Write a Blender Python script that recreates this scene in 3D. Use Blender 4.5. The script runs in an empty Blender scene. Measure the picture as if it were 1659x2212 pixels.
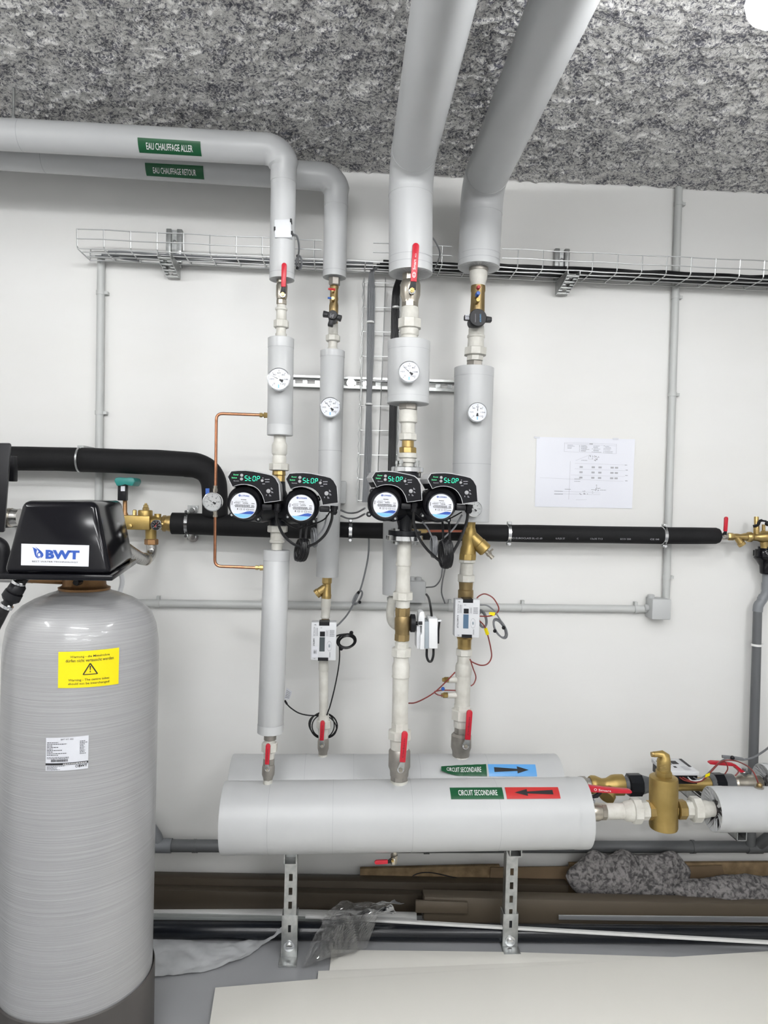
import bpy, bmesh, math, random
import numpy as np
from mathutils import Matrix, Vector
random.seed(7); rng = np.random.default_rng(11)
S = bpy.context.scene
COL = S.collection

# ------------------------------------------------------------------ camera
W, H, FPX = 1659.0, 2212.0, 1534.0
YAW, PITCH, ROLL = math.radians(3.13), math.radians(-0.97), math.radians(1.52)
CAM = np.array([0.0, -2.95, 1.64])
def _basis():
    cy, sy, cp, sp = math.cos(YAW), math.sin(YAW), math.cos(PITCH), math.sin(PITCH)
    fw = np.array([sy*cp, cy*cp, sp]); r = np.array([cy, -sy, 0.0]); u = np.cross(r, fw)
    cr, sr = math.cos(ROLL), math.sin(ROLL)
    return cr*r+sr*u, -sr*r+cr*u, fw
BR, BU, BF = _basis()
cd = bpy.data.cameras.new('camera'); cam = bpy.data.objects.new('camera', cd); COL.objects.link(cam)
cd.sensor_fit = 'VERTICAL'; cd.sensor_height = 24.0; cd.lens = 24.0*FPX/H; cd.clip_start = 0.02
M = Matrix.Identity(4)
for i in range(3):
    M[i][0], M[i][1], M[i][2], M[i][3] = BR[i], BU[i], -BF[i], CAM[i]
cam.matrix_world = M
S.camera = cam

# ------------------------------------------------------------------ world, exposure
wd = bpy.data.worlds.new('world'); S.world = wd; wd.use_nodes = True
wd.node_tree.nodes['Background'].inputs[0].default_value = (0.8, 0.85, 0.9, 1)
wd.node_tree.nodes['Background'].inputs[1].default_value = 0.1
S.view_settings.view_transform = 'Standard'; S.view_settings.look = 'None'
S.view_settings.gamma = 1.0; S.view_settings.use_curve_mapping = False
S.view_settings.exposure = 0.0
S.cycles.use_denoising = True
S.cycles.max_bounces = 5; S.cycles.diffuse_bounces = 3; S.cycles.glossy_bounces = 2; S.cycles.use_adaptive_sampling = True; S.cycles.adaptive_threshold = 0.04
S.cycles.transmission_bounces = 3; S.cycles.transparent_max_bounces = 8
S.cycles.caustics_reflective = False; S.cycles.caustics_refractive = False

LAMP_POWER = 54.0
# lamp battens hung under the ceiling, running away from the wall: centre x, y, length, height, along the depth or not
LAMPS = [(.905, -1.58, .42, 2.80, 1), (-2.0, -1.95, .65, 2.80, 1), (-.35, -2.62, 1.0, 2.92, 0), (1.75, -2.75, .7, 2.92, 0), (-.55, -4.1, 1.5, 2.92, 0), (1.45, -4.1, 1.2, 2.92, 0), (-.55, -5.7, 1.5, 2.92, 0), (1.45, -5.7, 1.2, 2.92, 0)]  # far-left batten and middle row are unseen, added to brighten lower wall and floor

# ------------------------------------------------------------------ pixel <-> place
def ray(px, py): return BF + BR*(px-W/2)/FPX + BU*(H/2-py)/FPX
def P(px, py, Y):
    d = ray(px, py); return CAM + d*((Y-CAM[1])/d[1])
def PZ(px, py, z=0.0):
    d = ray(px, py); return CAM + d*((z-CAM[2])/d[2])
def depth(p): return float((np.asarray(p)-CAM) @ BF)
def mpp(p): return depth(p)/FPX
V = lambda *a: np.array(a, float)

# ------------------------------------------------------------------ materials
MATS = {}
def mat(name, col, rough=0.5, metal=0.0, bump=0.0, bscale=60.0, var=0.0, vscale=8.0, col2=None, spec=0.5, coat=0.0, bdist=0.002, stretch=None):
    m = bpy.data.materials.new(name); m.use_nodes = True; MATS[name] = m
    nt = m.node_tree; b = nt.nodes['Principled BSDF']
    b.inputs['Base Color'].default_value = (*col, 1); b.inputs['Roughness'].default_value = rough
    b.inputs['Metallic'].default_value = metal; b.inputs['Specular IOR Level'].default_value = spec
    b.inputs['Coat Weight'].default_value = coat; b.inputs['Coat Roughness'].default_value = 0.1
    tc = nt.nodes.new('ShaderNodeTexCoord'); src = tc.outputs['Object']
    if stretch:
        mp = nt.nodes.new('ShaderNodeMapping'); mp.inputs['Scale'].default_value = stretch
        nt.links.new(src, mp.inputs[0]); src = mp.outputs[0]
    if var or col2:
        n = nt.nodes.new('ShaderNodeTexNoise'); n.inputs['Scale'].default_value = vscale; n.inputs['Detail'].default_value = 3
        nt.links.new(src, n.inputs['Vector'])
        rp = nt.nodes.new('ShaderNodeValToRGB'); rp.color_ramp.elements[0].position = 0.32; rp.color_ramp.elements[1].position = 0.68
        c2 = col2 or tuple(c*(1-var) for c in col)
        rp.color_ramp.elements[0].color = (*c2, 1); rp.color_ramp.elements[1].color = (*col, 1)
        nt.links.new(n.outputs['Fac'], rp.inputs['Fac']); nt.links.new(rp.outputs['Color'], b.inputs['Base Color'])
    if bump:
        n = nt.nodes.new('ShaderNodeTexNoise'); n.inputs['Scale'].default_value = bscale; n.inputs['Detail'].default_value = 2
        nt.links.new(src, n.inputs['Vector'])
        bp = nt.nodes.new('ShaderNodeBump'); bp.inputs['Strength'].default_value = bump; bp.inputs['Distance'].default_value = bdist
        nt.links.new(n.outputs['Fac'], bp.inputs['Height']); nt.links.new(bp.outputs['Normal'], b.inputs['Normal'])
    return m
def emit(name, col, s):
    m = bpy.data.materials.new(name); m.use_nodes = True; nt = m.node_tree
    b = nt.nodes['Principled BSDF']; b.inputs['Base Color'].default_value = (*col, 1)
    b.inputs['Emission Color'].default_value = (*col, 1); b.inputs['Emission Strength'].default_value = s
    MATS[name] = m; return m
mat('jacket', (.525, .533, .537), .36, var=.05, vscale=5, bump=.05, bscale=25)
mat('jacket_end', (.42, .43, .44), .5)
mat('seam', (.36, .37, .385), .4)
mat('wpaint', (.66, .648, .60), .42, col2=(.54, .525, .475), vscale=22, bump=.45, bscale=70, bdist=.003)
mat('brass', (.50, .36, .15), .34, metal=.88, col2=(.37, .26, .10), vscale=25, bump=.12, bscale=160)
mat('brass_dark', (.36, .26, .12), .42, metal=.8, col2=(.25, .18, .085), vscale=20, bump=.15, bscale=140)
mat('brass_gold', (.44, .315, .115), .42, metal=.8, col2=(.34, .24, .08), vscale=14, bump=.12, bscale=180)
mat('bronze', (.36, .2, .09), .42, metal=.7, var=.3, vscale=30)
mat('nickel', (.52, .48, .41), .3, metal=.9, var=.2, vscale=25, bump=.1, bscale=120)
mat('nickel_dull', (.40, .375, .34), .42, metal=.75, var=.22, vscale=25, bump=.15, bscale=120)
mat('chrome', (.72, .73, .74), .16, metal=1.0)
mat('galv', (.50, .51, .50), .36, metal=.85, col2=(.36, .37, .37), vscale=40)
mat('wire', (.62, .63, .63), .3, metal=.9)
mat('steel', (.55, .54, .52), .25, metal=.95, var=.15, vscale=30)
mat('foam', (.010, .010, .011), .7, spec=.25, var=.4, vscale=6, bump=.12, bscale=300)
mat('black', (.007, .007, .009), .42, spec=.3, bump=.05, bscale=200)
mat('blackgloss', (.005, .005, .007), .12, spec=.3)
mat('cast', (.006, .007, .010), .36, spec=.35, bump=.2, bscale=220)
mat('cable_black', (.008, .008, .009), .38, spec=.35)
mat('cable_grey', (.17, .175, .185), .45)
mat('cable_red', (.20, .03, .025), .45)
mat('red', (.50, .008, .025), .38, bump=.05, bscale=100)
mat('redcap', (.45, .01, .012), .4)
mat('blue', (.02, .10, .42), .4)
mat('teal', (.02, .22, .20), .42)
mat('conduit', (.52, .53, .52), .45, var=.05)
mat('pvc', (.12, .125, .13), .4, var=.1, vscale=5)
mat('pvc_light', (.20, .21, .225), .4)
mat('box_grey', (.50, .51, .51), .5)
mat('white_plastic', (.72, .73, .74), .38)
mat('white_soft', (.66, .67, .69), .4)
mat('grey_plastic', (.30, .34, .37), .45)
mat('silver', (.40, .40, .41), .4, metal=.3)
mat('lcd', (.06, .075, .08), .2)
mat('lcd_blue', (.09, .16, .25), .2)
mat('panelface', (.007, .007, .009), .4, spec=.14)
mat('panelrim', (.55, .55, .56), .4)
mat('housing', (.20, .20, .205), .4)
mat('housing_light', (.45, .45, .455), .4)
mat('panelbody', (.006, .006, .008), .6, spec=.12)
mat('button', (.34, .34, .35), .45)
mat('paper', (.76, .77, .83), .35)
mat('label_white', (.66, .67, .71), .45)
mat('ink', (.015, .015, .017), .6)
mat('ink_grey', (.20, .20, .22), .6)
mat('ink_soft', (.42, .42, .45), .6)
mat('ink_white', (.85, .85, .85), .5)
mat('ink_blue', (.012, .07, .36), .5)
mat('ink_lightblue', (.19, .48, .80), .5)
mat('green', (.006, .085, .03), .32)
mat('sticker_red', (.52, .03, .028), .38)
mat('sticker_blue', (.12, .37, .75), .25)
mat('yellow', (.85, .70, .0), .42)
mat('dial', (.74, .76, .82), .35)
mat('dial_grey', (.48, .49, .49), .35)
mat('copper', (.45, .20, .11), .3, metal=.85, var=.25, vscale=60)
mat('copper_red', (.42, .12, .07), .35, metal=.6)
mat('brown', (.055, .043, .030), .42, var=.12, vscale=4)
mat('brown_light', (.105, .084, .060), .42, var=.1, vscale=4)
mat('osb', (.26, .18, .095), .8, col2=(.15, .10, .05), vscale=26, bump=.5, bscale=60)
mat('cardboard', (.17, .115, .065), .85, var=.25, vscale=7)
mat('board', (.90, .88, .82), .4, col2=(.875, .855, .79), vscale=2.2, bump=.03, bscale=30)
mat('pipe_black', (.008, .010, .014), .22, spec=.4, var=.4, vscale=10)
mat('strip_white', (.62, .62, .61), .4)
mat('strip_grey', (.32, .34, .33), .4, metal=.3)
mat('alu', (.60, .61, .63), .3, metal=.7)
mat('fleece', (.46, .47, .48), .8, var=.15, vscale=16)
mat('tie_white', (.78, .78, .77), .4)
mat('boot', (.085, .078, .074), .5, var=.3, vscale=4)
emit('led', (.03, 1.0, .45), 2.2)
emit('led_text', (.10, .75, .30), .7)
emit('lamp', (.985, .995, 1.0), LAMP_POWER)
mat('lamp_body', (.6, .6, .6), .4)

def wall_mat():
    m = mat('wall', (.80, .795, .775), .55, bump=.12, bscale=3.0, bdist=.01)
    nt = m.node_tree; b = nt.nodes['Principled BSDF']
    tc = nt.nodes.new('ShaderNodeTexCoord')
    n = nt.nodes.new('ShaderNodeTexNoise'); n.inputs['Scale'].default_value = 1.6; n.inputs['Detail'].default_value = 4
    mp = nt.nodes.new('ShaderNodeMapping'); mp.inputs['Scale'].default_value = (.5, 1, 1.6)
    nt.links.new(tc.outputs['Object'], mp.inputs[0]); nt.links.new(mp.outputs[0], n.inputs['Vector'])
    rp = nt.nodes.new('ShaderNodeValToRGB'); rp.color_ramp.elements[0].position = .3; rp.color_ramp.elements[1].position = .62
    rp.color_ramp.elements[0].color = (.735, .728, .705, 1); rp.color_ramp.elements[1].color = (.775, .772, .757, 1)
    nt.links.new(n.outputs['Fac'], rp.inputs['Fac'])
    # small scuffs
    n2 = nt.nodes.new('ShaderNodeTexNoise'); n2.inputs['Scale'].default_value = 13; n2.inputs['Detail'].default_value = 1
    nt.links.new(tc.outputs['Object'], n2.inputs['Vector'])
    r2 = nt.nodes.new('ShaderNodeValToRGB'); r2.color_ramp.elements[0].position = .86; r2.color_ramp.elements[1].position = .9
    r2.color_ramp.elements[0].color = (0, 0, 0, 1); r2.color_ramp.elements[1].color = (1, 1, 1, 1)
    nt.links.new(n2.outputs['Fac'], r2.inputs['Fac'])
    mx = nt.nodes.new('ShaderNodeMixRGB'); mx.inputs['Color2'].default_value = (.6, .59, .57, 1)
    nt.links.new(r2.outputs['Color'], mx.inputs['Fac']); nt.links.new(rp.outputs['Color'], mx.inputs['Color1'])
    nt.links.new(mx.outputs['Color'], b.inputs['Base Color'])
wall_mat()
mat('wall_plain', (.74, .735, .72), .6)
mat('floor', (.33, .335, .345), .42, col2=(.295, .30, .31), vscale=3, bump=.05, bscale=90)

def ceil_mat():
    m = mat('fibre', (.5, .5, .5), .95, spec=.1)
    nt = m.node_tree; b = nt.nodes['Principled BSDF']; tc = nt.nodes.new('ShaderNodeTexCoord')
    def noise(sc, det, rough=.6):
        n = nt.nodes.new('ShaderNodeTexNoise'); n.inputs['Scale'].default_value = sc; n.inputs['Detail'].default_value = det
        n.inputs['Roughness'].default_value = rough; n.inputs['Distortion'].default_value = .6
        nt.links.new(tc.outputs['Object'], n.inputs['Vector']); return n
    a = noise(95, 4, .8)
    rp = nt.nodes.new('ShaderNodeValToRGB'); rp.color_ramp.elements[0].position = .42; rp.color_ramp.elements[1].position = .55
    rp.color_ramp.elements[0].color = (.17, .17, .20, 1); rp.color_ramp.elements[1].color = (.93, .915, .89, 1)  # fibre speckle, with the shade of the pits painted into the dark tone
    big = noise(14, 2, .6); ad = nt.nodes.new('ShaderNodeMath'); ad.operation = 'MULTIPLY_ADD'; ad.inputs[1].default_value = .35; ad.inputs[2].default_value = -.165
    nt.links.new(big.outputs['Fac'], ad.inputs[0]); a2 = nt.nodes.new('ShaderNodeMath'); nt.links.new(a.outputs['Fac'], a2.inputs[0]); nt.links.new(ad.outputs[0], a2.inputs[1])
    nt.links.new(a2.outputs[0], rp.inputs['Fac']); nt.links.new(rp.outputs['Color'], b.inputs['Base Color'])
    c = noise(160, 3, .75)
    bp = nt.nodes.new('ShaderNodeBump'); bp.inputs['Strength'].default_value = .9; bp.inputs['Distance'].default_value = .008
    nt.links.new(c.outputs['Fac'], bp.inputs['Height']); nt.links.new(bp.outputs['Normal'], b.inputs['Normal'])
ceil_mat()
def wool_mat():
    m = mat('wool', (.28, .27, .27), .95, spec=.1)
    nt = m.node_tree; b = nt.nodes['Principled BSDF']; tc = nt.nodes.new('ShaderNodeTexCoord')
    n = nt.nodes.new('ShaderNodeTexNoise'); n.inputs['Scale'].default_value = 62; n.inputs['Detail'].default_value = 7; n.inputs['Distortion'].default_value = .5
    nt.links.new(tc.outputs['Object'], n.inputs['Vector'])
    rp = nt.nodes.new('ShaderNodeValToRGB'); rp.color_ramp.elements[0].position = .38; rp.color_ramp.elements[1].position = .60
    rp.color_ramp.elements[0].color = (.075, .072, .073, 1); rp.color_ramp.elements[1].color = (.25, .238, .235, 1)
    nt.links.new(n.outputs['Fac'], rp.inputs['Fac']); nt.links.new(rp.outputs['Color'], b.inputs['Base Color'])
    bp = nt.nodes.new('ShaderNodeBump'); bp.inputs['Strength'].default_value = .8; bp.inputs['Distance'].default_value = .01
    nt.links.new(n.outputs['Fac'], bp.inputs['Height']); nt.links.new(bp.outputs['Normal'], b.inputs['Normal'])
wool_mat()
def tank_mat():
    m = mat('tank', (.40, .40, .40), .34, coat=.35)
    nt = m.node_tree; b = nt.nodes['Principled BSDF']; tc = nt.nodes.new('ShaderNodeTexCoord')
    mp = nt.nodes.new('ShaderNodeMapping'); mp.inputs['Scale'].default_value = (3, 3, 300); mp.inputs['Rotation'].default_value = (.03, .02, 0)
    n = nt.nodes.new('ShaderNodeTexNoise'); n.inputs['Scale'].default_value = 1.0; n.inputs['Detail'].default_value = 3
    nt.links.new(tc.outputs['Object'], mp.inputs[0]); nt.links.new(mp.outputs[0], n.inputs['Vector'])
    bp = nt.nodes.new('ShaderNodeBump'); bp.inputs['Strength'].default_value = .45; bp.inputs['Distance'].default_value = .002
    nt.links.new(n.outputs['Fac'], bp.inputs['Height']); nt.links.new(bp.outputs['Normal'], b.inputs['Normal'])
    rp = nt.nodes.new('ShaderNodeValToRGB'); rp.color_ramp.elements[0].position = .3; rp.color_ramp.elements[1].position = .7
    rp.color_ramp.elements[0].color = (.31, .31, .312, 1); rp.color_ramp.elements[1].color = (.37, .37, .375, 1)
    nt.links.new(n.outputs['Fac'], rp.inputs['Fac']); nt.links.new(rp.outputs['Color'], b.inputs['Base Color'])
tank_mat()
def film_mat():
    m = bpy.data.materials.new('film'); m.use_nodes = True; MATS['film'] = m; nt = m.node_tree
    out = nt.nodes['Material Output']; nt.nodes.remove(nt.nodes['Principled BSDF'])
    t = nt.nodes.new('ShaderNodeBsdfTransparent'); t.inputs[0].default_value = (.95, .95, .95, 1)
    g = nt.nodes.new('ShaderNodeBsdfGlossy'); g.inputs['Roughness'].default_value = .06
    d = nt.nodes.new('ShaderNodeBsdfDiffuse'); d.inputs[0].default_value = (.8, .8, .8, 1)
    fr = nt.nodes.new('ShaderNodeFresnel'); fr.inputs['IOR'].default_value = 1.75
    m1 = nt.nodes.new('ShaderNodeMixShader'); m1.inputs[0].default_value = .10
    nt.links.new(t.outputs[0], m1.inputs[1]); nt.links.new(d.outputs[0], m1.inputs[2])
    m2 = nt.nodes.new('ShaderNodeMixShader'); nt.links.new(fr.outputs[0], m2.inputs[0])
    nt.links.new(m1.outputs[0], m2.inputs[1]); nt.links.new(g.outputs[0], m2.inputs[2]); nt.links.new(m2.outputs[0], out.inputs[0])
film_mat()

# ------------------------------------------------------------------ mesh builder
ORG = {}          # object -> world origin used by its meshes
def _frame(ax):
    ax = np.asarray(ax, float); ax = ax/np.linalg.norm(ax)
    h = V(0, 0, 1) if abs(ax[2]) < .9 else V(0, -1, 0)
    e1 = h-ax*(h@ax); e1 /= np.linalg.norm(e1); return ax, e1, np.cross(ax, e1)
class MB:
    def __init__(s): s.v = []; s.f = []
    def rings(s, rings, cap=(True, True), closed=False):
        n = len(rings[0]); b = len(s.v)
        for r in rings: s.v.extend(r)
        m = len(rings)
        for i in range(m if closed else m-1):
            o, p = b+i*n, b+((i+1) % m)*n
            for k in range(n):
                q = (k+1) % n; s.f.append((o+k, o+q, p+q, p+k))
        if not closed:
            if cap[0]: s.f.append(tuple(b+k for k in range(n-1, -1, -1)))
            if cap[1]: s.f.append(tuple(b+(m-1)*n+k for k in range(n)))
        return s
    def lathe(s, c, ax, prof, n=24, rot=0., cap=(True, True), sq=1.0):
        ax, e1, e2 = _frame(ax); c = np.asarray(c, float)
        a = rot+2*math.pi*np.arange(n)/n
        s.rings([[c+ax*t+(e1*math.cos(q)+e2*math.sin(q)*sq)*max(r, 1e-5) for q in a] for t, r in prof], cap); return s
    def ball(s, c, r, n=12, m=7):
        return s.lathe(c, V(0, 0, 1), [(-r*math.cos(math.pi*i/m), r*math.sin(math.pi*i/m)) for i in range(m+1)], n)
    def vl(s, R, prof, n=24, rot=0.26, jit=0., cap=(True, True)):
        rs = []
        for py, rp in prof:
            c = R.pt(py); r = rp*mpp(c)
            rs.append([c+V(math.cos(rot+2*math.pi*k/n), math.sin(rot+2*math.pi*k/n), 0)*r*(1+jit*random.uniform(-1, 1)) for k in range(n)])
        return s.rings(rs[::-1], cap)
    def hl(s, Hn, prof, n=24, rot=0.26, cap=(True, True), jit=0.):
        rs = []
        for px, rp in prof:
            c = Hn.pt(px); r = rp*mpp(c)
            rs.append([c+V(0, math.cos(rot+2*math.pi*k/n), math.sin(rot+2*math.pi*k/n))*r*(1+jit*random.uniform(-1, 1)) for k in range(n)])
        return s.rings(rs, cap)
    def tube(s, pts, r, n=8, cap=True, closed=False):
        pts = [np.asarray(p, float) for p in pts]; m = len(pts); rs = []; e1 = None
        for i, p in enumerate(pts):
            a = pts[(i-1) % m] if (closed or i) else p; b = pts[(i+1) % m] if (closed or i < m-1) else p
            t = b-a; L = np.linalg.norm(t); t = t/L if L > 1e-9 else V(0, 0, 1)
            if e1 is None: _, e1, _ = _frame(t)
            else:
                e1 = e1-t*(e1@t); l = np.linalg.norm(e1)
                e1 = e1/l if l > 1e-6 else _frame(t)[1]
            e2 = np.cross(t, e1); rr = r[i] if hasattr(r, '__len__') else r
            rs.append([p+(e1*math.cos(2*math.pi*k/n)+e2*math.sin(2*math.pi*k/n))*rr for k in range(n)])
        return s.rings(rs, (cap, cap), closed)
    def prism(s, poly, vec):
        poly = [np.asarray(p, float) for p in poly]; vec = np.asarray(vec, float); n = len(poly); b = len(s.v)
        s.v.extend(poly); s.v.extend([p+vec for p in poly])
        s.f.append(tuple(b+i for i in range(n))); s.f.append(tuple(b+n+i for i in range(n-1, -1, -1)))
        for i in range(n):
            j = (i+1) % n; s.f.append((b+i, b+n+i, b+n+j, b+j))
        return s
    def box(s, lo, hi):
        lo, hi = np.minimum(lo, hi), np.maximum(lo, hi)
        return s.prism([V(lo[0], lo[1], lo[2]), V(hi[0], lo[1], lo[2]), V(hi[0], lo[1], hi[2]), V(lo[0], lo[1], hi[2])], V(0, hi[1]-lo[1], 0))
    def hexa(s, a, b):   # a,b: four corners each
        n = len(s.v); s.v.extend([np.asarray(q, float) for q in list(a)+list(b)])
        for f in ((0, 1, 2, 3), (7, 6, 5, 4), (0, 4, 5, 1), (1, 5, 6, 2), (2, 6, 7, 3), (3, 7, 4, 0)): s.f.append(tuple(n+i for i in f))
        return s
    def grid(s, fn, nu, nv):
        b = len(s.v)
        for j in range(nv+1):
            for i in range(nu+1): s.v.append(np.asarray(fn(i/nu, j/nv), float))
        for j in range(nv):
            for i in range(nu):
                o = b+j*(nu+1)+i; s.f.append((o, o+1, o+nu+2, o+nu+1))
        return s
    def mesh(s, name, m, org, sharp=.62, smooth=True, bevel=0., bseg=2):
        me = bpy.data.meshes.new(name)
        me.from_pydata([tuple(np.asarray(p)-org) for p in s.v], [], s.f); me.update()
        bm = bmesh.new(); bm.from_mesh(me)
        if bevel:
            bmesh.ops.bevel(bm, geom=[e for e in bm.edges if len(e.link_faces) == 2 and e.calc_face_angle(0) > .35], offset=bevel, segments=bseg, affect='EDGES', profile=.5)
        bmesh.ops.recalc_face_normals(bm, faces=bm.faces); bm.to_mesh(me); bm.free()
        me.materials.append(MATS[m])
        if smooth and len(me.polygons):
            me.polygons.foreach_set('use_smooth', [True]*len(me.polygons)); me.set_sharp_from_angle(angle=sharp)
        return me
    def build(s, name, m, parent, label=None, **k):
        org = ORG[parent]; o = bpy.data.objects.new(name, s.mesh(name, m, org, **k)); COL.objects.link(o)
        o.parent = parent; ORG[o] = org
        if label: o['label'] = label
        return o
    def single(s, name, m, label, cat, group=None, kind=None, **k):
        a = np.array(s.v); org = V((a[:, 0].min()+a[:, 0].max())/2, (a[:, 1].min()+a[:, 1].max())/2, a[:, 2].min())
        o = bpy.data.objects.new(name, s.mesh(name, m, org, **k)); COL.objects.link(o); o.location = org; ORG[o] = org
        if kind: o['kind'] = kind
        if label: o['label'] = label
        if cat: o['category'] = cat
        if group: o['group'] = group
        return o
def thing(name, label, cat, loc, group=None):
    o = bpy.data.objects.new(name, None); COL.objects.link(o); o.empty_display_size = .05
    o.location = tuple(loc); ORG[o] = np.array(loc, float); o['label'] = label; o['category'] = cat
    if group: o['group'] = group
    return o
def clone(o, parent, off):
    c = o.copy(); COL.objects.link(c); c.parent = parent; c.location = Vector(o.location)+Vector(tuple(off)); return c
class Riser:                       # upright line: centres (px, py) at distance Y
    def __init__(s, Y, pts): s.Y = Y; s.q = sorted(pts, key=lambda a: a[1]); s.ys = [a[1] for a in s.q]; s.xs = [a[0] for a in s.q]
    def pt(s, py):
        p = P(float(np.interp(py, s.ys, s.xs)), py, s.Y); return p
class Run:                         # level line along the wall
    def __init__(s, Y, pts): s.Y = Y; s.q = sorted(pts); s.xs = [a[0] for a in s.q]; s.ys = [a[1] for a in s.q]
    def pt(s, px):
        if px < s.xs[0] or px > s.xs[-1]:
            (x0, y0), (x1, y1) = (s.q[0], s.q[1]) if px < s.xs[0] else (s.q[-2], s.q[-1])
            return P(px, y0+(y1-y0)*(px-x0)/(x1-x0), s.Y)
        return P(px, float(np.interp(px, s.xs, s.ys)), s.Y)
def spline(pts, n=6):
    p = [np.asarray(a, float) for a in pts]; p = [2*p[0]-p[1]]+p+[2*p[-1]-p[-2]]; out = []
    for i in range(1, len(p)-2):
        for k in range(n):
            t = k/n; a, b, c, d = p[i-1:i+3]
            out.append(.5*((2*b)+(c-a)*t+(2*a-5*b+4*c-d)*t*t+(-a+3*b-3*c+d)*t**3))
    return out+[p[-2]]
def cable(name, pix, r, m, label, cat='cable', group=None, n=6, sides=7):   # pix: (px,py,Y)
    return MB().tube(spline([P(*q) for q in pix], n), r, sides).single(name, m, label, cat, group)

# ------------------------------------------------------------------ printing on surfaces
_tc = {}
def text2d(t, bold=0.):
    if (t, bold) not in _tc:
        cu = bpy.data.curves.new('t', 'FONT'); cu.body = t; cu.offset = bold; cu.resolution_u = 2
        o = bpy.data.objects.new('t', cu); COL.objects.link(o)
        dg = bpy.context.evaluated_depsgraph_get(); dg.update(); me = bpy.data.meshes.new_from_object(o.evaluated_get(dg))
        v = np.array([tuple(q.co)[:2] for q in me.vertices]); f = [tuple(p.vertices) for p in me.polygons]
        v -= v.min(0); v /= np.maximum(v.max(0), 1e-6)
        bpy.data.objects.remove(o); bpy.data.curves.remove(cu); bpy.data.meshes.remove(me); _tc[(t, bold)] = (v, f)
    return _tc[(t, bold)]
class Ink:
    def __init__(s): s.v = []; s.f = []
    def poly(s, pts):
        b = len(s.v); s.v.extend(pts); s.f.append(tuple(range(b, b+len(pts)))); return s
    def rect(s, u0, v0, u1, v1): return s.poly([(u0, v0), (u1, v0), (u1, v1), (u0, v1)])
    def disc(s, u, v, ru, rv, n=16, a0=0., a1=2*math.pi):
        return s.poly([(u+ru*math.cos(a0+(a1-a0)*k/n), v+rv*math.sin(a0+(a1-a0)*k/n)) for k in range(n)])
    def ring(s, u, v, ru, rv, w, n=20):
        for k in range(n):
            a, b = 2*math.pi*k/n, 2*math.pi*(k+1)/n
            s.poly([(u+ru*math.cos(a), v+rv*math.sin(a)), (u+ru*math.cos(b), v+rv*math.sin(b)), (u+ru*(1-w)*math.cos(b), v+rv*(1-w)*math.sin(b)), (u+ru*(1-w)*math.cos(a), v+rv*(1-w)*math.sin(a))])
        return s
    def line(s, a, b, w):
        d = V(b[0]-a[0], b[1]-a[1]); d /= max(np.linalg.norm(d), 1e-9); nn = V(-d[1], d[0])*w/2
        return s.poly([(a[0]-nn[0], a[1]-nn[1]), (b[0]-nn[0], b[1]-nn[1]), (b[0]+nn[0], b[1]+nn[1]), (a[0]+nn[0], a[1]+nn[1])])
    def text(s, t, u0, v0, u1, v1, bold=0., rot=0):
        v, f = text2d(t, bold); b = len(s.v)
        for x, y in v:
            if rot == 90: x, y = 1-y, x
            elif rot == -90: x, y = y, 1-x
            s.v.append((u0+(u1-u0)*x, v0+(v1-v0)*y))
        s.f.extend([tuple(b+i for i in q) for q in f]); return s
    def scribble(s, u0, u1, v, h, words=(.03, .07)):       # a row of print too small to read
        u = u0
        while u < u1:
            w = random.uniform(*words); s.rect(u, v, min(u+w, u1), v+h); u += w+words[0]*.5
        return s
    def build(s, name, F, m, parent, off=.0006, nu=0, nv=0):
        bm = bmesh.new(); vs = [bm.verts.new((a, b, 0)) for a, b in s.v]
        for f in s.f:
            try: bm.faces.new([vs[i] for i in f])
            except ValueError: pass
        for k in range(1, nu): bmesh.ops.bisect_plane(bm, geom=bm.verts[:]+bm.edges[:]+bm.faces[:], plane_co=(k/nu, 0, 0), plane_no=(1, 0, 0))
        for k in range(1, nv): bmesh.ops.bisect_plane(bm, geom=bm.verts[:]+bm.edges[:]+bm.faces[:], plane_co=(0, k/nv, 0), plane_no=(0, 1, 0))
        org = ORG[parent]
        for q in bm.verts: q.co = Vector(tuple(F(q.co.x, q.co.y, off)-org))
        me = bpy.data.meshes.new(name); bm.to_mesh(me); bm.free(); me.materials.append(MATS[m])
        o = bpy.data.objects.new(name, me); COL.objects.link(o); o.parent = parent; ORG[o] = org
        if name == 'print': o['kind'] = 'stuff'
        return o
def planeF(c00, c10, c11, c01):
    c00, c10, c11, c01 = [np.asarray(c, float) for c in (c00, c10, c11, c01)]
    nrm = np.cross(c10-c00, c01-c00); nrm /= np.linalg.norm(nrm)
    if nrm @ (CAM-c00) < 0: nrm = -nrm
    return lambda u, v, off=0.: (c00*(1-u)+c10*u)*(1-v)+(c01*(1-u)+c11*u)*v+nrm*off
def pixF(tl, tr, br, bl, Y): return planeF(P(*bl, Y), P(*br, Y), P(*tr, Y), P(*tl, Y))
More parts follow.
